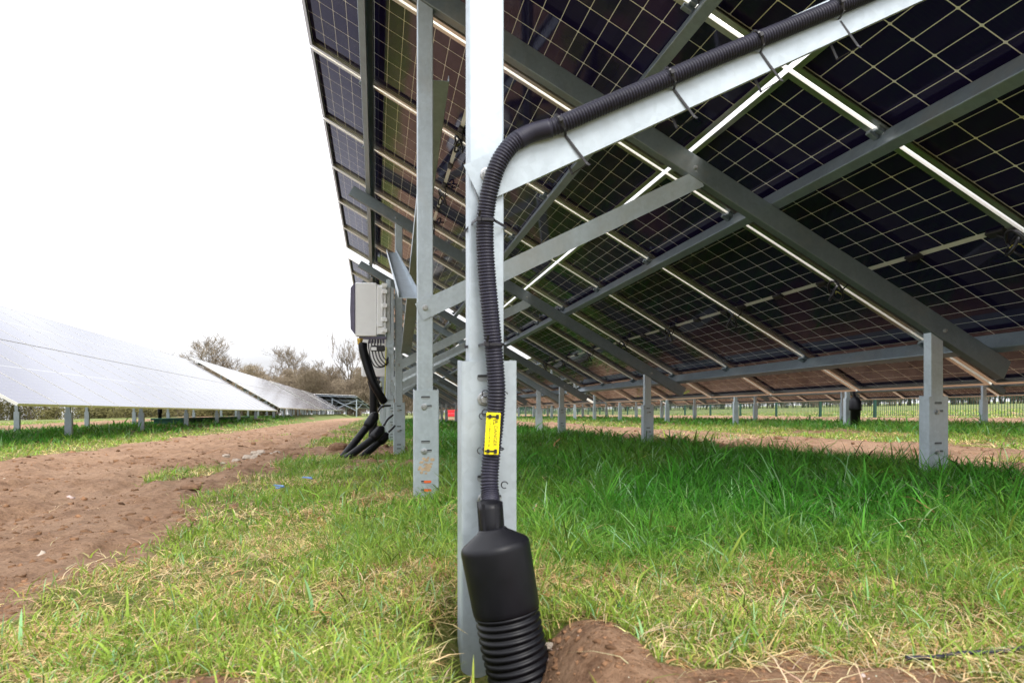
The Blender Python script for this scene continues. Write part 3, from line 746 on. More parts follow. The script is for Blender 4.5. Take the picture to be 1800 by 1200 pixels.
base = W(-0.02, 7.6); cab = empty('cabinet', base, 'plain pale grey cabinet below and behind the near inverter', 'cabinet')
def QC(a, t, h): return W(a, 7.6+t, h)-ZV*(M_*t)
mb = MB(); mb.cbar(QC(-0.02, 0, 0.79), QC(-0.02, 0.34, 0.79), PV, ZV, -0.125, 0.125, 0, 0.42, 0.006); mb.build('casing', M['white_pl'], cab)
mb = MB(); mb.cbar(QC(-0.148, 0.015, 0.80), QC(-0.148, 0.325, 0.80), PV, ZV, -0.010, 0.002, 0, 0.40, 0.003); mb.build('door', M['white_pl'], cab)
mb = MB(); mb.tube(smooth_path([QC(-0.03, 0.06, 0.80), QC(-0.03, 0.06, 0.55), QC(-0.035, 0.05, 0.25), QC(-0.06, 0.03, -0.05)], 0.03), 0.042, 14); mb.build('cable_sleeve', M['duct'], cab)
mb = MB(); mb.channel(QC(0.12, 0.05, 0.5), QC(0.12, 0.05, 1.6), PV, TV, 0.041, 0.041, 0.008, 0.003); mb.build('mounting_strut', M['galv'], cab)

# black ducts leaning out of the soil under the inverter
def lean_duct(pts, label, r=0.034, coner=0.047):
    P = [W(*p) for p in pts]; o = empty('cable_duct', P[-1], label, 'duct', 'black ducts leaning out of the soil below the inverter')
    mb = MB(); mb.tube(smooth_path(P[:3], 0.02), 0.010, 10); mb.build('cable', M['tie'], o)
    a, b, c = P[2], P[3], P[4]; d1 = (b-a).normalized(); mb = MB()
    L = (b-a).length
    mb.tube([a-d1*0.002, a+d1*0.004, a+d1*0.03, a+d1*0.036, a+d1*(L*0.75), a+d1*(L*0.8), b], [0.016, 0.020, coner*0.93, coner, coner, coner*0.98, r*1.02], 24); mb.build('cone', M['duct'], o)
    mb = MB(); corrugate(mb, [b-d1*0.01, b.lerp(c, 0.4), b.lerp(c, 0.8), c, c+(c-b).normalized()*0.12], r, 0.012, 0.002, 20); mb.build('ribbed_duct', M['duct'], o)
lean_duct([(0.13, 6.66, 0.47), (0.05, 6.6, 0.46), (0.005, 6.57, 0.405), (-0.09, 6.53, 0.27), (-0.225, 6.44, 0.10)], 'upper black duct leaning out of the soil below the inverter')
lean_duct([(0.15, 6.60, 0.38), (0.10, 6.52, 0.34), (0.06, 6.45, 0.275), (-0.04, 6.38, 0.165), (-0.175, 6.30, 0.07)], 'middle black duct leaning beside the third foot channel')
lean_duct([(0.17, 6.62, 0.28), (0.14, 6.58, 0.25), (0.10, 6.55, 0.215), (0.02, 6.52, 0.13), (-0.10, 6.48, 0.03)], 'lowest black duct half hidden in the grass by the foot channel')

# far duct and conduits on other rows
def post_duct(a, t, label, hgt=0.5, rr=0.05):
    b = W(a, t); o = empty('cable_duct', b, label, 'duct')
    mb = MB(); mb.tube([b-ZV*0.15, b+ZV*hgt*0.62, b+ZV*hgt*0.64], [rr, rr, rr*1.25], 18)
    mb.build('ribbed_duct', M['duct'], o)
    mb = MB(); mb.tube([b+ZV*hgt*0.60, b+ZV*hgt*0.66, b+ZV*hgt*0.9, b+ZV*hgt*1.05], [rr*1.3, rr*1.3, rr*1.25, rr*0.5], 18); mb.build('cone', M['duct'], o)
    mb = MB(); mb.tube([b+ZV*hgt, b+ZV*hgt*1.3-PV*0.04, b+ZV*hgt*1.75-PV*0.06], 0.02, 10); mb.build('pipe', M['conduit'], o)
post_duct(7.69, 10.16, 'black duct and conduit fixed to a post of the right row', 0.50, 0.075)
post_duct(-7.5, 26.6, 'black conduit under the left row, standing beyond the post shadows', 0.9, 0.06)

# cable lying in the near right corner
mb = MB(); pts = [(0.795, 0.935), (0.84, 0.925), (0.90, 0.935), (0.96, 0.925), (1.03, 0.94), (1.15, 0.93)]
P_ = smooth_path([W(a, t, float(gz(a, t))+0.012) for a, t in pts], 0.004)
mb.tube(P_, [0.0038-0.0009*((i//2) % 2) for i in range(len(P_))], 10)
o = mb.build('loose_cable', M['conduit'], None, origin=P_[0]); tag(o, 'thin dark cable lying on the straw in the near right corner', 'cable')

# ------------------------------------------------------------------ fence on the right
fr = empty('mesh_fence', W(14.5, 6), 'green welded mesh fence beyond the right row', 'fence')
for k in range(26):
    t = 5.3+2.6*k; b = W(14.5, t, -0.3); mb = MB(); mb.cbar(b, b+ZV*2.3, PV, TV, -0.035, 0.035, -0.035, 0.035, 0.004)
    mb.cbar(b+ZV*2.3, b+ZV*2.33, PV, TV, -0.04, 0.04, -0.04, 0.04, 0.004); mb.build('fence_post', M['fence'], fr)
for k in range(25):
    mb = MB(); t = 5.3+2.6*k
    for j in range(1, 33):
        b = W(14.45, t+j*2.6/33, 0.05); mb.bar(b, b+ZV*1.85, PV, TV, -0.0045, 0.0045, -0.0045, 0.0045)
    for h in (0.07, 0.5, 0.95, 1.4, 1.88): mb.bar(W(14.44, t, h), W(14.44, t+2.6, h), PV, ZV, -0.003, 0.003, -0.003, 0.003)
    mb.build('wire_panel', M['fence'], fr)

# green trough under the left row and red barrier far behind
g0 = W(-6.3, 23.2); o = empty('steel_trough', g0, 'long low green steel trough lying in the grass under the left row', 'trough')
mb = MB(); mb.bar(W(-6.3, 23.2, 0.02), W(-6.3, 34.5, 0.02), PV, ZV, -0.42, 0.42, 0, 0.30); mb.build('body', M['greenbox'], o)
mb = MB(); mb.cbar(W(-6.3, 23.1, 0.32), W(-6.3, 34.6, 0.32), PV, ZV, -0.48, 0.48, 0, 0.06, 0.01)
for k in range(10): mb.bar(W(-6.3, 23.4+k*1.2, 0.06), W(-6.3, 23.46+k*1.2, 0.06), PV, ZV, -0.45, 0.45, 0, 0.26)
mb.build('rim', M['greenbox'], o)
rb = W(0.0, 44.0)+PV*4.9
o = empty('plastic_barrier', rb, 'small red plastic barrier far off between the posts', 'barrier')
mb = MB(); mb.cbar(rb-PV*0.55+ZV*0.1, rb+PV*0.55+ZV*0.1, TV, ZV, -0.2, 0.2, 0, 0.25, 0.04); mb.build('base', M['redpl'], o)
mb = MB(); mb.cbar(rb-PV*0.5+ZV*0.35, rb+PV*0.5+ZV*0.35, TV, ZV, -0.08, 0.08, 0, 0.45, 0.04); mb.build('panel', M['redpl'], o)

# blue scraps in the grass
for (a, t, lb) in ((-0.36, 3.86, 'blue scrap of plastic in the grass left of the second post'), (-0.45, 3.44, 'pale blue scrap of plastic nearer the soil track')):
    b = W(a, t, float(gz(a, t))+0.05); mb = MB(); rr = random.Random(lb)
    pts = [b+Vector((rr.uniform(-1, 1)*0.03, rr.uniform(-1, 1)*0.02, rr.uniform(-0.3, 1)*0.012)) for _ in range(6)]
    mb.tube(pts, 0.004, 6, smooth=False); o = mb.build('plastic_scrap', M['blue'], None, origin=b); tag(o, lb, 'litter')

# ------------------------------------------------------------------ ground sheet
def build_ground():
    r = [0.25]
    while r[-1] < 1600: r.append(r[-1]*(1.0125 if r[-1] < 40 else 1.05))
    r = np.array(r)
    f1 = np.linspace(-52, 52, 470); f2 = np.linspace(52, 308, 50)[1:-1]
    ang = np.radians(np.concatenate([f1, f2])); nr, na = len(r), len(ang)
    R, A = np.meshgrid(r, ang, indexing='ij')
    X = R*np.sin(A); Y = R*np.cos(A)
    X = np.concatenate([[0], X.ravel()]); Y = np.concatenate([[0], Y.ravel()])
    a = X*c_+Y*s_; t = -X*s_+Y*c_
    m = dirt_mask(a, t); dist = np.hypot(X, Y)
    z = G0+M_*t+gz(a, t, m)
    far = sm(dist, 12, 30)
    m2 = np.where(dist > 45, m*sm(dist, 90, 45), m)
    co = np.stack([X, Y, z], 1).astype(np.float32)
    idx = 1+np.arange(nr*na).reshape(nr, na); nx = np.roll(idx, -1, axis=1)
    q = np.stack([idx[:-1], idx[1:], nx[1:], nx[:-1]], -1).reshape(-1, 4)
    tri = np.stack([np.zeros(na, int), idx[0], nx[0]], -1)
    loops = np.concatenate([q.ravel(), tri.ravel()]); starts = np.concatenate([np.arange(len(q))*4, len(q)*4+np.arange(na)*3])
    me = bpy.data.meshes.new('ground'); me.vertices.add(len(co)); me.vertices.foreach_set('co', co.ravel())
    me.loops.add(len(loops)); me.loops.foreach_set('vertex_index', loops.astype(np.int32))
    me.polygons.add(len(starts)); me.polygons.foreach_set('loop_start', starts.astype(np.int32))
    me.polygons.foreach_set('use_smooth', np.ones(len(starts), bool))
    me.update(calc_edges=True); me.validate()
    for nm, val in (('dirt', m2), ('far', far)):
        at = me.attributes.new(nm, 'FLOAT', 'POINT'); at.data.foreach_set('value', val.astype(np.float32))
    me.materials.append(M['ground']); o = bpy.data.objects.new('ground', me); C.objects.link(o); o['kind'] = 'structure'; o['label'] = 'sloping field of turf and bare red brown soil'
    # normals up
    return o
build_ground()

def raw_mesh(name, co, loops, starts, col, mat, kind='stuff', label=None, cat=None):
    me = bpy.data.meshes.new(name); me.vertices.add(len(co)); me.vertices.foreach_set('co', co.astype(np.float32).ravel())
    me.loops.add(len(loops)); me.loops.foreach_set('vertex_index', loops.astype(np.int32))
    me.polygons.add(len(starts)); me.polygons.foreach_set('loop_start', starts.astype(np.int32))
    me.update(calc_edges=True)
    at = me.color_attributes.new('col', 'FLOAT_COLOR', 'POINT'); cc = np.concatenate([col, np.ones((len(col), 1))], 1).astype(np.float32); at.data.foreach_set('color', cc.ravel())
    me.materials.append(mat); o = bpy.data.objects.new(name, me); C.objects.link(o); tag(o, label, cat, None, kind); return o

# ------------------------------------------------------------------ grass
def blades(a, t, hgt, wid, lean, col, curve=None):
    n = len(a); X = a*c_-t*s_; Y = a*s_+t*c_; Z = G0+M_*t+gz(a, t)-0.004
    az = RNG.uniform(0, 2*PI, n); la = RNG.uniform(0, 2*PI, n)
    wx, wy = np.cos(az)*wid/2, np.sin(az)*wid/2
    lx, ly = np.cos(la)*lean, np.sin(la)*lean
    lev = []
    for f, ww in ((0, 1.0), (0.38, 0.85), (0.74, 0.55)):
        bend = f**1.8
        zz = hgt*(f-0.35*np.clip(lean/np.maximum(hgt, 1e-3), 0, 1.6)*f*f)
        for sg in (-1, 1):
            lev.append(np.stack([X+lx*bend+sg*wx*ww, Y+ly*bend+sg*wy*ww, Z+zz], 1))
    zz = hgt*(1-0.42*np.clip(lean/np.maximum(hgt, 1e-3), 0, 1.6))
    lev.append(np.stack([X+lx, Y+ly, Z+zz], 1))
    co = np.stack(lev, 1).reshape(-1, 3); b = (np.arange(n)*7)[:, None]
    f = np.concatenate([b+np.array([[0, 1, 3, 2]]), b+np.array([[2, 3, 5, 4]]), b+np.array([[4, 5, 6]])], 1)
    loops = f.ravel(); starts = (np.arange(n)*11)[:, None]+np.array([[0, 4, 8]])
    cc = np.repeat(col[:, None, :], 7, 1).reshape(-1, 3)
    return co, loops, starts.ravel(), cc
def scatter(n, r0, r1, half=48, power=1.0):
    ang = np.radians(RNG.uniform(-half, half, n)); u = RNG.uniform(0, 1, n)
    r = (r0**power+u*(r1**power-r0**power))**(1/power)
    X = r*np.sin(ang); Y = r*np.cos(ang); return X*c_+Y*s_, -X*s_+Y*c_, r
def pick(base, var, n):
    c = np.array(base)[None, :]*(1+RNG.normal(0, var, (n, 1))); return np.clip(c*(1+RNG.normal(0, 0.07, (n, 3))), 0.003, 0.9)
def grass_zone(n, r0, r1, hs, wd, power):
    a, t, r = scatter(n, r0, r1, power=power)
    m = dirt_mask(a, t); keep = RNG.uniform(0, 1, n) > m*1.25-0.03
    # thin patches
    thin = fbm(a*2.2+3, t*2.2, 3, 61); cl_ = fbm(a*11, t*11, 2, 63); keep &= RNG.uniform(0, 1, n) < (0.5+1.2*sm(thin, 0.30, 0.55))*(0.35+1.3*sm(cl_, 0.30, 0.62))
    # nothing grows through the feet or the reducer
    keep &= ~((np.abs(a-0.205) < 0.085) & (np.abs(t-1.36) < 0.11)) & ~(np.hypot(a-0.20, (t-1.16)*0.6) < 0.12)
    a, t, r = a[keep], t[keep], r[keep]; n = len(a)
    lush_shade = sm(a, -0.15, 0.9)*sm(a, 3.6, 3.0)*sm(t+0.6*fbm(a*1.5, t*1.5, 2, 88), 1.25, 2.3)  # fuller growth under the tables, their shade painted in as darker green
    lush_shade = np.maximum(lush_shade, 0.85*sm(a, 6.3, 7.2)*sm(a, 10.6, 9.8)); lush_shade = np.maximum(lush_shade, 0.9*sm(a, -8.6, -8.0)*sm(a, -3.9, -4.6))
    tuft = fbm(a*6, t*6, 3, 71); big = fbm(a*1.3, t*1.3, 3, 72)
    h = hs*(0.22+1.35*tuft+0.50*big)*(0.62+0.55*lush_shade)*np.where(RNG.uniform(0, 1, n) < 0.12, RNG.uniform(1.2, 1.9, n), RNG.uniform(0.45, 1.2, n))
    dead = sm(fbm(a*3.1, t*3.1, 4, 91), 0.47, 0.60)*0.62+0.25
    dead = np.clip(dead*(1-0.85*lush_shade)+0.03, 0, 0.75)
    dead = np.where((t < 1.7), np.clip(dead*1.3, 0, 0.7), dead)
    kind = RNG.uniform(0, 1, n); isd = kind < dead
    mixw = np.clip(lush_shade*0.75+0.25*RNG.uniform(0, 1, n)+(big-0.5), 0, 1)[:, None]
    g1 = pick((0.235, 0.325, 0.045), 0.32, n); g2 = pick((0.060, 0.235, 0.020), 0.36, n); g3 = pick((0.25, 0.42, 0.19), 0.2, n)
    col = g1*(1-mixw)+g2*mixw
    blu = RNG.uniform(0, 1, n) < 0.07; col[blu] = g3[blu]
    d = pick((0.64, 0.50, 0.23), 0.22, n); d2 = pick((0.38, 0.22, 0.09), 0.25, n); d = np.where(RNG.uniform(0, 1, (n, 1)) < 0.7, d, d2)
    col[isd] = d[isd]
    lean = h*RNG.uniform(0.25, 1.25, n); lean[isd] = (h*RNG.uniform(0.7, 1.8, n))[isd]
    h = np.where(isd, h*0.62, h)
    w = wd*RNG.uniform(0.6, 1.4, n)*(1+0.25*lush_shade)
    br_ = RNG.uniform(0, 1, n) < 0.07; w = np.where(br_, w*2.1, w); h = np.where(br_, h*1.15, h)
    return blades(a, t, h, w, lean, col)
Z = [grass_zone(165000, 0.60, 2.6, 0.056, 0.0027, 1.7), grass_zone(150000, 2.5, 6.5, 0.082, 0.0046, 1.5),
     grass_zone(110000, 6.4, 15, 0.090, 0.009, 1.4), grass_zone(90000, 14.8, 42, 0.095, 0.020, 1.3)]
off = 0; lo = 0; CO, LO, ST, CL = [], [], [], []
for co, l, s, cc in Z:
    CO.append(co); LO.append(l+off); ST.append(s+lo); CL.append(cc); off += len(co); lo += len(l)
raw_mesh('grass', np.concatenate(CO), np.concatenate(LO), np.concatenate(ST), np.concatenate(CL), M['grass'], 'stuff', 'green and straw coloured grass over the field', 'grass')

# dry stalks lying about near the camera
def straw():
    n = 14000; a, t, r = scatter(n, 0.7, 4.5, 46, 1.0)
    p = fbm(a*3.0, t*3.0, 3, 131); keep = (p > 0.55) | ((t < 1.35) & (a > 0.40) & (p > 0.36)) | (RNG.uniform(0, 1, n) < 0.06)
    keep &= ~(np.hypot(a-0.22, t-1.24) < 0.10) & (RNG.uniform(0, 1, n) > dirt_mask(a, t)*np.where(a > 0.55, 0.55, 0.93))
    a, t = a[keep], t[keep]; n = len(a)
    h = RNG.uniform(0.02, 0.055, n); col = pick((0.62, 0.50, 0.30), 0.18, n)
    co, l, s, cc = blades(a, t, h, RNG.uniform(0.0018, 0.0034, n), RNG.uniform(0.04, 0.12, n), col)
    raw_mesh('straw', co, l, s, cc, M['grass'], 'stuff', 'dry straw stalks lying over the turf', 'straw')
straw()

# soil crumbs and clods
def crumbs():
    base = np.array([[1, 0, 0], [-1, 0, 0], [0, 1, 0], [0, -1, 0], [0, 0, 1], [0, 0, -1]], float)
    fs = np.array([[0, 2, 4], [2, 1, 4], [1, 3, 4], [3, 0, 4], [2, 0, 5], [1, 2, 5], [3, 1, 5], [0, 3, 5]])
    # subdivide once
    vs = [tuple(v) for v in base]; mid = {}
    def mp(i, j):
        k = (min(i, j), max(i, j))
        if k not in mid:
            v = (np.array(vs[i])+np.array(vs[j]))/2; v /= np.linalg.norm(v); vs.append(tuple(v)); mid[k] = len(vs)-1
        return mid[k]
    nf = []
    for i, j, k in fs:
        x, y, z = mp(i, j), mp(j, k), mp(k, i); nf += [[i, x, z], [x, j, y], [z, y, k], [x, y, z]]
    V = np.array(vs); F = np.array(nf); nv = len(V)
    parts = []
    for n, r0, r1, s0, s1, pw in ((30000, 0.7, 2.2, 0.0012, 0.0080, 1.4), (20000, 2.0, 8, 0.002, 0.017, 1.3), (9000, 7, 26, 0.008, 0.040, 1.2)):
        a, t, r = scatter(n, r0, r1, 47, pw); m = dirt_mask(a, t); keep = m > 0.55
        keep &= ~(np.hypot(a-0.22, t-1.24) < 0.085)
        keep |= (RNG.uniform(0, 1, n) < 0.01)
        a, t = a[keep], t[keep]; n = len(a)
        sc = s0+(s1-s0)*RNG.uniform(0, 1, n)**9
        X = a*c_-t*s_; Y = a*s_+t*c_; Zz = G0+M_*t+gz(a, t)-sc*0.10
        an = RNG.uniform(0, 2*PI, n); j = 1+RNG.uniform(-0.55, 0.55, (n, nv)); sq = np.stack([RNG.uniform(0.8, 1.4, n), RNG.uniform(0.8, 1.2, n), RNG.uniform(0.45, 0.8, n)], 1)
        p = V[None]*j[..., None]*sq[:, None, :]*sc[:, None, None]
        x = p[..., 0]*np.cos(an)[:, None]-p[..., 1]*np.sin(an)[:, None]; y = p[..., 0]*np.sin(an)[:, None]+p[..., 1]*np.cos(an)[:, None]
        co = np.stack([x+X[:, None], y+Y[:, None], p[..., 2]+Zz[:, None]], -1).reshape(-1, 3)
        col = np.array((0.165, 0.090, 0.049))[None]*(1+0.28*RNG.normal(0, 1, (n, 1)).clip(-2, 2))
        st = RNG.uniform(0, 1, n) < 0.012; col[st] = pick((0.42, 0.35, 0.28), 0.15, n)[st]
        parts.append((co, (np.arange(n)[:, None, None]*nv+F[None]).reshape(-1, 3), np.repeat(col, nv, 0)))
    off = 0; CO, F_, CL = [], [], []
    for co, f, cc in parts: CO.append(co); F_.append(f+off); CL.append(cc); off += len(co)
    F_ = np.concatenate(F_)
    raw_mesh('soil_crumbs', np.concatenate(CO), F_.ravel(), np.arange(len(F_))*3, np.concatenate(CL), M['clod'], 'stuff', 'loose crumbs and clods of red brown soil', 'soil')
crumbs()

# ------------------------------------------------------------------ stones on the track
def stone(name, pos, r, label, seed, mat, group=None):
    rr = random.Random(seed); mb = MB(); rings, seg = 6, 9; b = Vector(pos); vv = []
    sq = (rr.uniform(0.9, 1.4), rr.uniform(0.8, 1.1), rr.uniform(0.4, 0.6))
    for i in range(rings+1):
        for j in range(seg):
            th, ph = PI*i/rings, 2*PI*j/seg; k = r*rr.uniform(0.82, 1.12)
            if i in (0, rings): ph = 0; k = r
            vv.append(b+Vector((k*sq[0]*math.sin(th)*math.cos(ph), k*sq[1]*math.sin(th)*math.sin(ph), k*sq[2]*math.cos(th))))
    mb.v = vv
    for i in range(rings):
        for j in range(seg):
            j2 = (j+1) % seg; mb.f.append([i*seg+j, (i+1)*seg+j, (i+1)*seg+j2, i*seg+j2]); mb.mi.append(0); mb.sm.append(False)
    o = mb.build(name, mat, None, origin=b); tag(o, label, 'stone' if name == 'stone' else 'clod', group); return o
for i in range(16):
    rr = random.Random(100+i); a = -1.3+rr.gauss(0, 0.14); t = 7.5+rr.gauss(0, 0.35)
    stone('stone', W(a, t, float(gz(a, t))+0.01), rr.uniform(0.02, 0.05), 'small pale stone in the rubble patch on the soil track', i, M['stone'], 'stones of the rubble patch')
M['clodm'] = mat_plain('damp_soil_clod', (0.17, 0.10, 0.06), 0.95, 0, 0.2, 40, 0.35, 0.6)
for i, (a, t, r, lb) in enumerate(((-0.40, 7.55, 0.09, 'dark clod of dug soil just left of the leaning ducts'), (-0.80, 7.2, 0.05, 'smaller brown clod on the track left of the ducts'),
        (-0.95, 3.9, 0.045, 'dark clod at the grass edge in the middle left'), (-1.5, 2.95, 0.06, 'dark lump of soil near the left photo edge'),
        (0.31, 1.235, 0.013, 'pale pebble on the dug soil beside the ribbed duct'))):
    stone('pebble' if i == 4 else 'soil_clod', W(a, t, float(gz(a, t))+r*0.12), r, lb, 50+i, M['stone'] if i == 4 else M['clodm'])

# ------------------------------------------------------------------ trees
def make_tree(seed, H, spread_, name, nb=5, dens=1.0):
    rr = random.Random(seed); tr_ = MB(); tw = MB()
    def rv(s): return Vector((rr.gauss(0, s), rr.gauss(0, s), rr.gauss(0, s)))
    def grow(p, d, L, r, lev):
        n = 4; pts = [p]; rad = [r]
        for i in range(n):
            d = (d+rv(0.13)+ZV*(0.05 if lev else 0.0)).normalized(); p = p+d*(L/n); pts.append(p); rad.append(r*(1-0.6*(i+1)/n))
        if lev <= 2: tr_.tube(pts, rad, 6 if lev < 2 else 4, caps=False)
        else: tw.tube([pts[0], pts[2], pts[4]], [max(r, 0.020), max(r*0.8, 0.015), 0.009], 3, smooth=False, caps=False)
        if lev >= 4: return
        kids = [nb+1, nb, int(nb*1.2*dens), int(5*dens)][lev]
        for k in range(kids):
            f = rr.uniform(0.35 if lev else 0.30, 1.0); q = pts[min(int(f*n), n-1)].lerp(pts[min(int(f*n)+1, n)], f*n-int(f*n))
            az = rr.uniform(0, 2*PI); up = rr.uniform(0.25, 0.9) if lev < 2 else rr.uniform(-0.1, 0.9)
            dd = (Vector((math.cos(az)*spread_, math.sin(az)*spread_, up)) + d*0.7).normalized()
            grow(q, dd, L*rr.uniform(0.45, 0.68), r*(1-0.6*f)*0.6, lev+1)
    grow(Vector((0, 0, -0.3)), ZV, H*0.52, H*0.022, 0)
    return tr_, tw
protos = []
specs = [(1, 11.5, 0.95, 6, 1.1), (2, 10.5, 0.8, 6, 1.2), (3, 12, 1.0, 6, 1.1), (4, 10, 0.55, 6, 1.1), (5, 9, 0.9, 6, 1.3), (6, 13, 0.45, 5, 0.8)]
tree_labels = set()
def place_tree(k, x, y, sc, rot, label):
    global protos
    a = x*c_+y*s_; t = -x*s_+y*c_; z = G0+M_*t
    if k not in [p[0] for p in protos]:
        sd, H, sp, nb, dn = specs[k]; trm, twm = make_tree(sd, H, sp, 'bare_tree', nb, dn)
        root = bpy.data.objects.new('bare_tree', None); C.objects.link(root); root['_o'] = (0, 0, 0)
        trm.build('trunk', M['bark'], root); twm.build('crown', M['twig'], root); protos.append((k, root)); o = root
    else:
        root = [p[1] for p in protos if p[0] == k][0]; o = root.copy(); C.objects.link(o)
        for ch in root.children:
            d = ch.copy(); C.objects.link(d); d.parent = o
    o.location = (x, y, z); o.rotation_euler = (0, 0, rot); o.scale = (sc*1.05, sc*1.05, sc)
    tag(o, label, 'tree', 'bare trees along the far edge of the field'); return o
rr = random.Random(21)
def px_x(u, Y): return (u-900)/1229.3*Y
named = [(0, 352, 112, 1.06, 'round crowned bare tree, leftmost above the white tables'), (2, 384, 116, 1.03, 'tall round bare tree just right of the leftmost crown'),
         (2, 524, 120, 0.92, 'broad forked bare tree in the middle of the wood'), (5, 613, 118, 0.98, 'thin tall bare tree standing nearest the inverter')]
for k, u, Y, sc, lb in named: place_tree(k, px_x(u, Y), Y, sc*1.12, rr.uniform(0, 6), lb)
n_ = 0
for row, (Y0, dx, sc0) in enumerate(((121, 3.0, 0.84), (127, 3.0, 0.97), (134, 3.3, 1.08))):
    x = -76+row*1.7
    while x < 105:
        k = rr.choice((0, 1, 3, 4, 1, 3)); u = 900+1229*x/Y0
        if u < 470: part = 'bare tree in the wood behind the white tables on the left'
        elif u < 640: part = 'bare tan tree in the thick of the wood left of the inverter'
        elif u < 900: part = 'bare tree of the wood hidden behind the middle posts'
        else: part = 'bare tree of the wood glimpsed under the tables'
        sc = sc0*rr.uniform(0.82, 1.12)*(0.9 if u > 640 else 1.0)
        place_tree(k, x+rr.uniform(-1.5, 1.5), Y0+rr.uniform(-2, 2), sc, rr.uniform(0, 6), part+(', front rank' if row == 0 else ', second rank' if row == 1 else ', back rank')); n_ += 1
        x += dx*rr.uniform(0.7, 1.3)

# brush and hedge bushes
def make_bush(seed, n, w, h, mat, s=0.06, slim=0.55):
    rr = random.Random(seed); mb = MB()
    stems = [Vector((rr.uniform(-w, w), rr.uniform(-w*0.6, w*0.6), 0)) for _ in range(9)]
    for st in stems:
        top = st*1.2+Vector((rr.gauss(0, 0.2), rr.gauss(0, 0.2), h*rr.uniform(0.6, 1.0))); mb.tube([st-ZV*0.2, st.lerp(top, 0.5)+Vector((rr.gauss(0, 0.1), 0, 0)), top], [0.04, 0.03, 0.01], 4, 1, False, False, False)
    for i in range(n):
        st = rr.choice(stems); f = rr.uniform(0.05, 1)**0.7
        p = st*(1+0.2*f)+Vector((rr.gauss(0, 0.3*w), rr.gauss(0, 0.25*w), f*h*(0.8+0.25*math.sin(st.x*3)))); d = Vector((rr.gauss(0, 1), rr.gauss(0, 1), rr.gauss(0, 1)*(1 if slim > 0.2 else 2.2))).normalized()*s*rr.uniform(0.7, 1.7); e = d.orthogonal().normalized()*s*slim
        mb.face([p-d, p+e, p+d, p-e], 0)
    return mb
hb = None
for i in range(26):
    t = 52+rr.uniform(-2.5, 2.5); x = -48+i*1.2+rr.uniform(-0.4, 0.4); y = 50+rr.uniform(-1.2, 1.2)
    a = x*c_+y*s_; tt = -x*s_+y*c_; z = G0+M_*tt
    if hb is None:
        hb = make_bush(4, 2600, 1.0, 2.2, M['hedge']).build('hedge_bush', [M['hedge'], M['bark']], None, origin=(0, 0, 0)); o = hb
    else: o = hb.copy(); C.objects.link(o)
    o.location = (x, y, z); o.rotation_euler = (0, 0, rr.uniform(0, 6)); sc = rr.uniform(0.75, 1.15); o.scale = (sc, sc, sc*rr.uniform(0.85, 1.1))
    tag(o, 'olive brown hedge bush seen under the left row of tables', 'bush', 'hedge bushes behind the left row')
bb_ = None
for i in range(90):
    Y = 113+rr.uniform(-4, 4); x = -66+i*1.85+rr.uniform(-0.7, 0.7)
    a = x*c_+Y*s_; tt = -x*s_+Y*c_; z = G0+M_*tt
    if bb_ is None:
        bb_ = make_bush(9, 5200, 1.7, 4.6, M['twig'], 0.26, 0.075).build('scrub_bush', [M['twig'], M['bark']], None, origin=(0, 0, 0)); o = bb_
    else: o = bb_.copy(); C.objects.link(o)
    o.location = (x, Y, z); o.rotation_euler = (0, 0, rr.uniform(0, 6)); sc = rr.uniform(0.8, 1.3); o.scale = (sc*1.2, sc*1.2, sc*1.35)
    tag(o, 'tan scrub bush at the foot of the bare wood', 'bush', 'scrub bushes at the foot of the wood')

# ------------------------------------------------------------------ sky, sun, camera
EL, AZ = math.radians(48), math.radians(150)   # azimuth measured clockwise from +Y
w = bpy.data.worlds.new('World'); bpy.context.scene.world = w; w.use_nodes = True; nt = w.node_tree; nt.nodes.clear()
out = nt.nodes.new('ShaderNodeOutputWorld'); bg = nt.nodes.new('ShaderNodeBackground')
sky = nt.nodes.new('ShaderNodeTexSky'); sky.sky_type = 'NISHITA'; sky.sun_disc = False; sky.sun_elevation = EL; sky.sun_rotation = AZ; sky.dust_density = 4; sky.air_density = 1.0
tcn = nt.nodes.new('ShaderNodeTexCoord'); mp_ = nt.nodes.new('ShaderNodeMapping'); mp_.inputs['Scale'].default_value = (1.5, 1.5, 5); nt.links.new(tcn.outputs['Generated'], mp_.inputs['Vector'])
nz = nt.nodes.new('ShaderNodeTexNoise'); nz.inputs['Scale'].default_value = 2.2; nz.inputs['Detail'].default_value = 5; nt.links.new(mp_.outputs[0], nz.inputs['Vector'])
sz = nt.nodes.new('ShaderNodeSeparateXYZ'); nt.links.new(tcn.outputs['Generated'], sz.inputs[0])
el_ = math_(nt, 'MAXIMUM', sz.outputs[2], 0.0)
lum = math_(nt, 'ADD', 4.8, math_(nt, 'MULTIPLY', 9.0, math_(nt, 'POWER', el_, 1.08)))
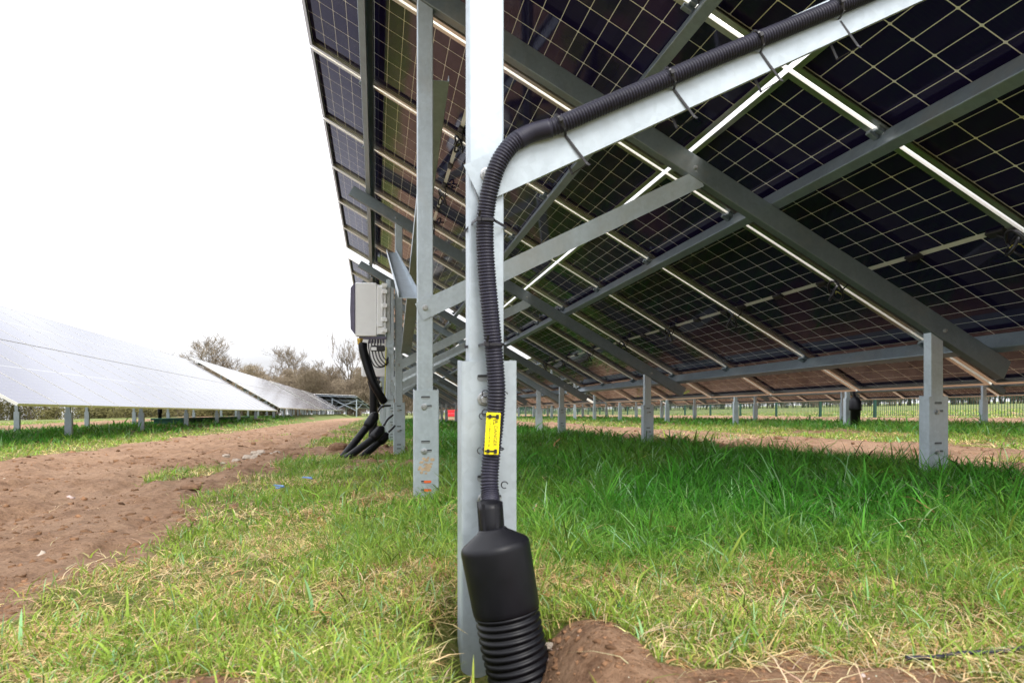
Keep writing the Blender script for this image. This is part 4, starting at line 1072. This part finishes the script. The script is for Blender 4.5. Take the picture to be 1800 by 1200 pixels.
cld = nt.nodes.new('ShaderNodeMapRange'); nt.links.new(nz.outputs['Fac'], cld.inputs[0])
for i_, v_ in ((1, 0.32), (2, 0.60), (3, 0.66), (4, 1.06)): cld.inputs[i_].default_value = v_
lum = math_(nt, 'MULTIPLY', lum, cld.outputs[0])
cl = nt.nodes.new('ShaderNodeCombineXYZ')
nt.links.new(math_(nt, 'MULTIPLY', lum, 0.985), cl.inputs[0]); nt.links.new(math_(nt, 'MULTIPLY', lum, 0.995), cl.inputs[1]); nt.links.new(math_(nt, 'MULTIPLY', lum, 1.03), cl.inputs[2])
mx = nt.nodes.new('ShaderNodeMix'); mx.data_type = 'RGBA'; mx.inputs[0].default_value = 0.90; nt.links.new(sky.outputs[0], mx.inputs[6]); nt.links.new(cl.outputs[0], mx.inputs[7])
nt.links.new(mx.outputs[2], bg.inputs[0]); bg.inputs[1].default_value = 0.12; nt.links.new(bg.outputs[0], out.inputs[0])
sl = bpy.data.lights.new('sun', 'SUN'); sl.energy = 1.0; sl.angle = math.radians(22); sl.color = (1.0, 0.965, 0.91); so = bpy.data.objects.new('sun', sl); C.objects.link(so)
sd = Vector((math.sin(AZ)*math.cos(EL), math.cos(AZ)*math.cos(EL), math.sin(EL))); so.rotation_euler = sd.to_track_quat('Z', 'Y').to_euler(); so.location = sd*60
cam = bpy.data.cameras.new('camera'); cam.sensor_width = 36; cam.lens = 24.586; cam.clip_start = 0.05; cam.clip_end = 4000
cam.dof.use_dof = True; cam.dof.focus_distance = 3.2; cam.dof.aperture_fstop = 8.0
co = bpy.data.objects.new('camera', cam); C.objects.link(co); co.location = (0, 0, 0); co.rotation_euler = (PI/2, 0, 0)
sc = bpy.context.scene; sc.camera = co
sc.view_settings.view_transform = 'Standard'; sc.view_settings.look = 'None'; sc.view_settings.exposure = 1.38; sc.view_settings.gamma = 1
sc.cycles.max_bounces = 8; sc.cycles.diffuse_bounces = 4; sc.cycles.use_denoising = True
for o in bpy.data.objects:
    if '_o' in o: del o['_o']
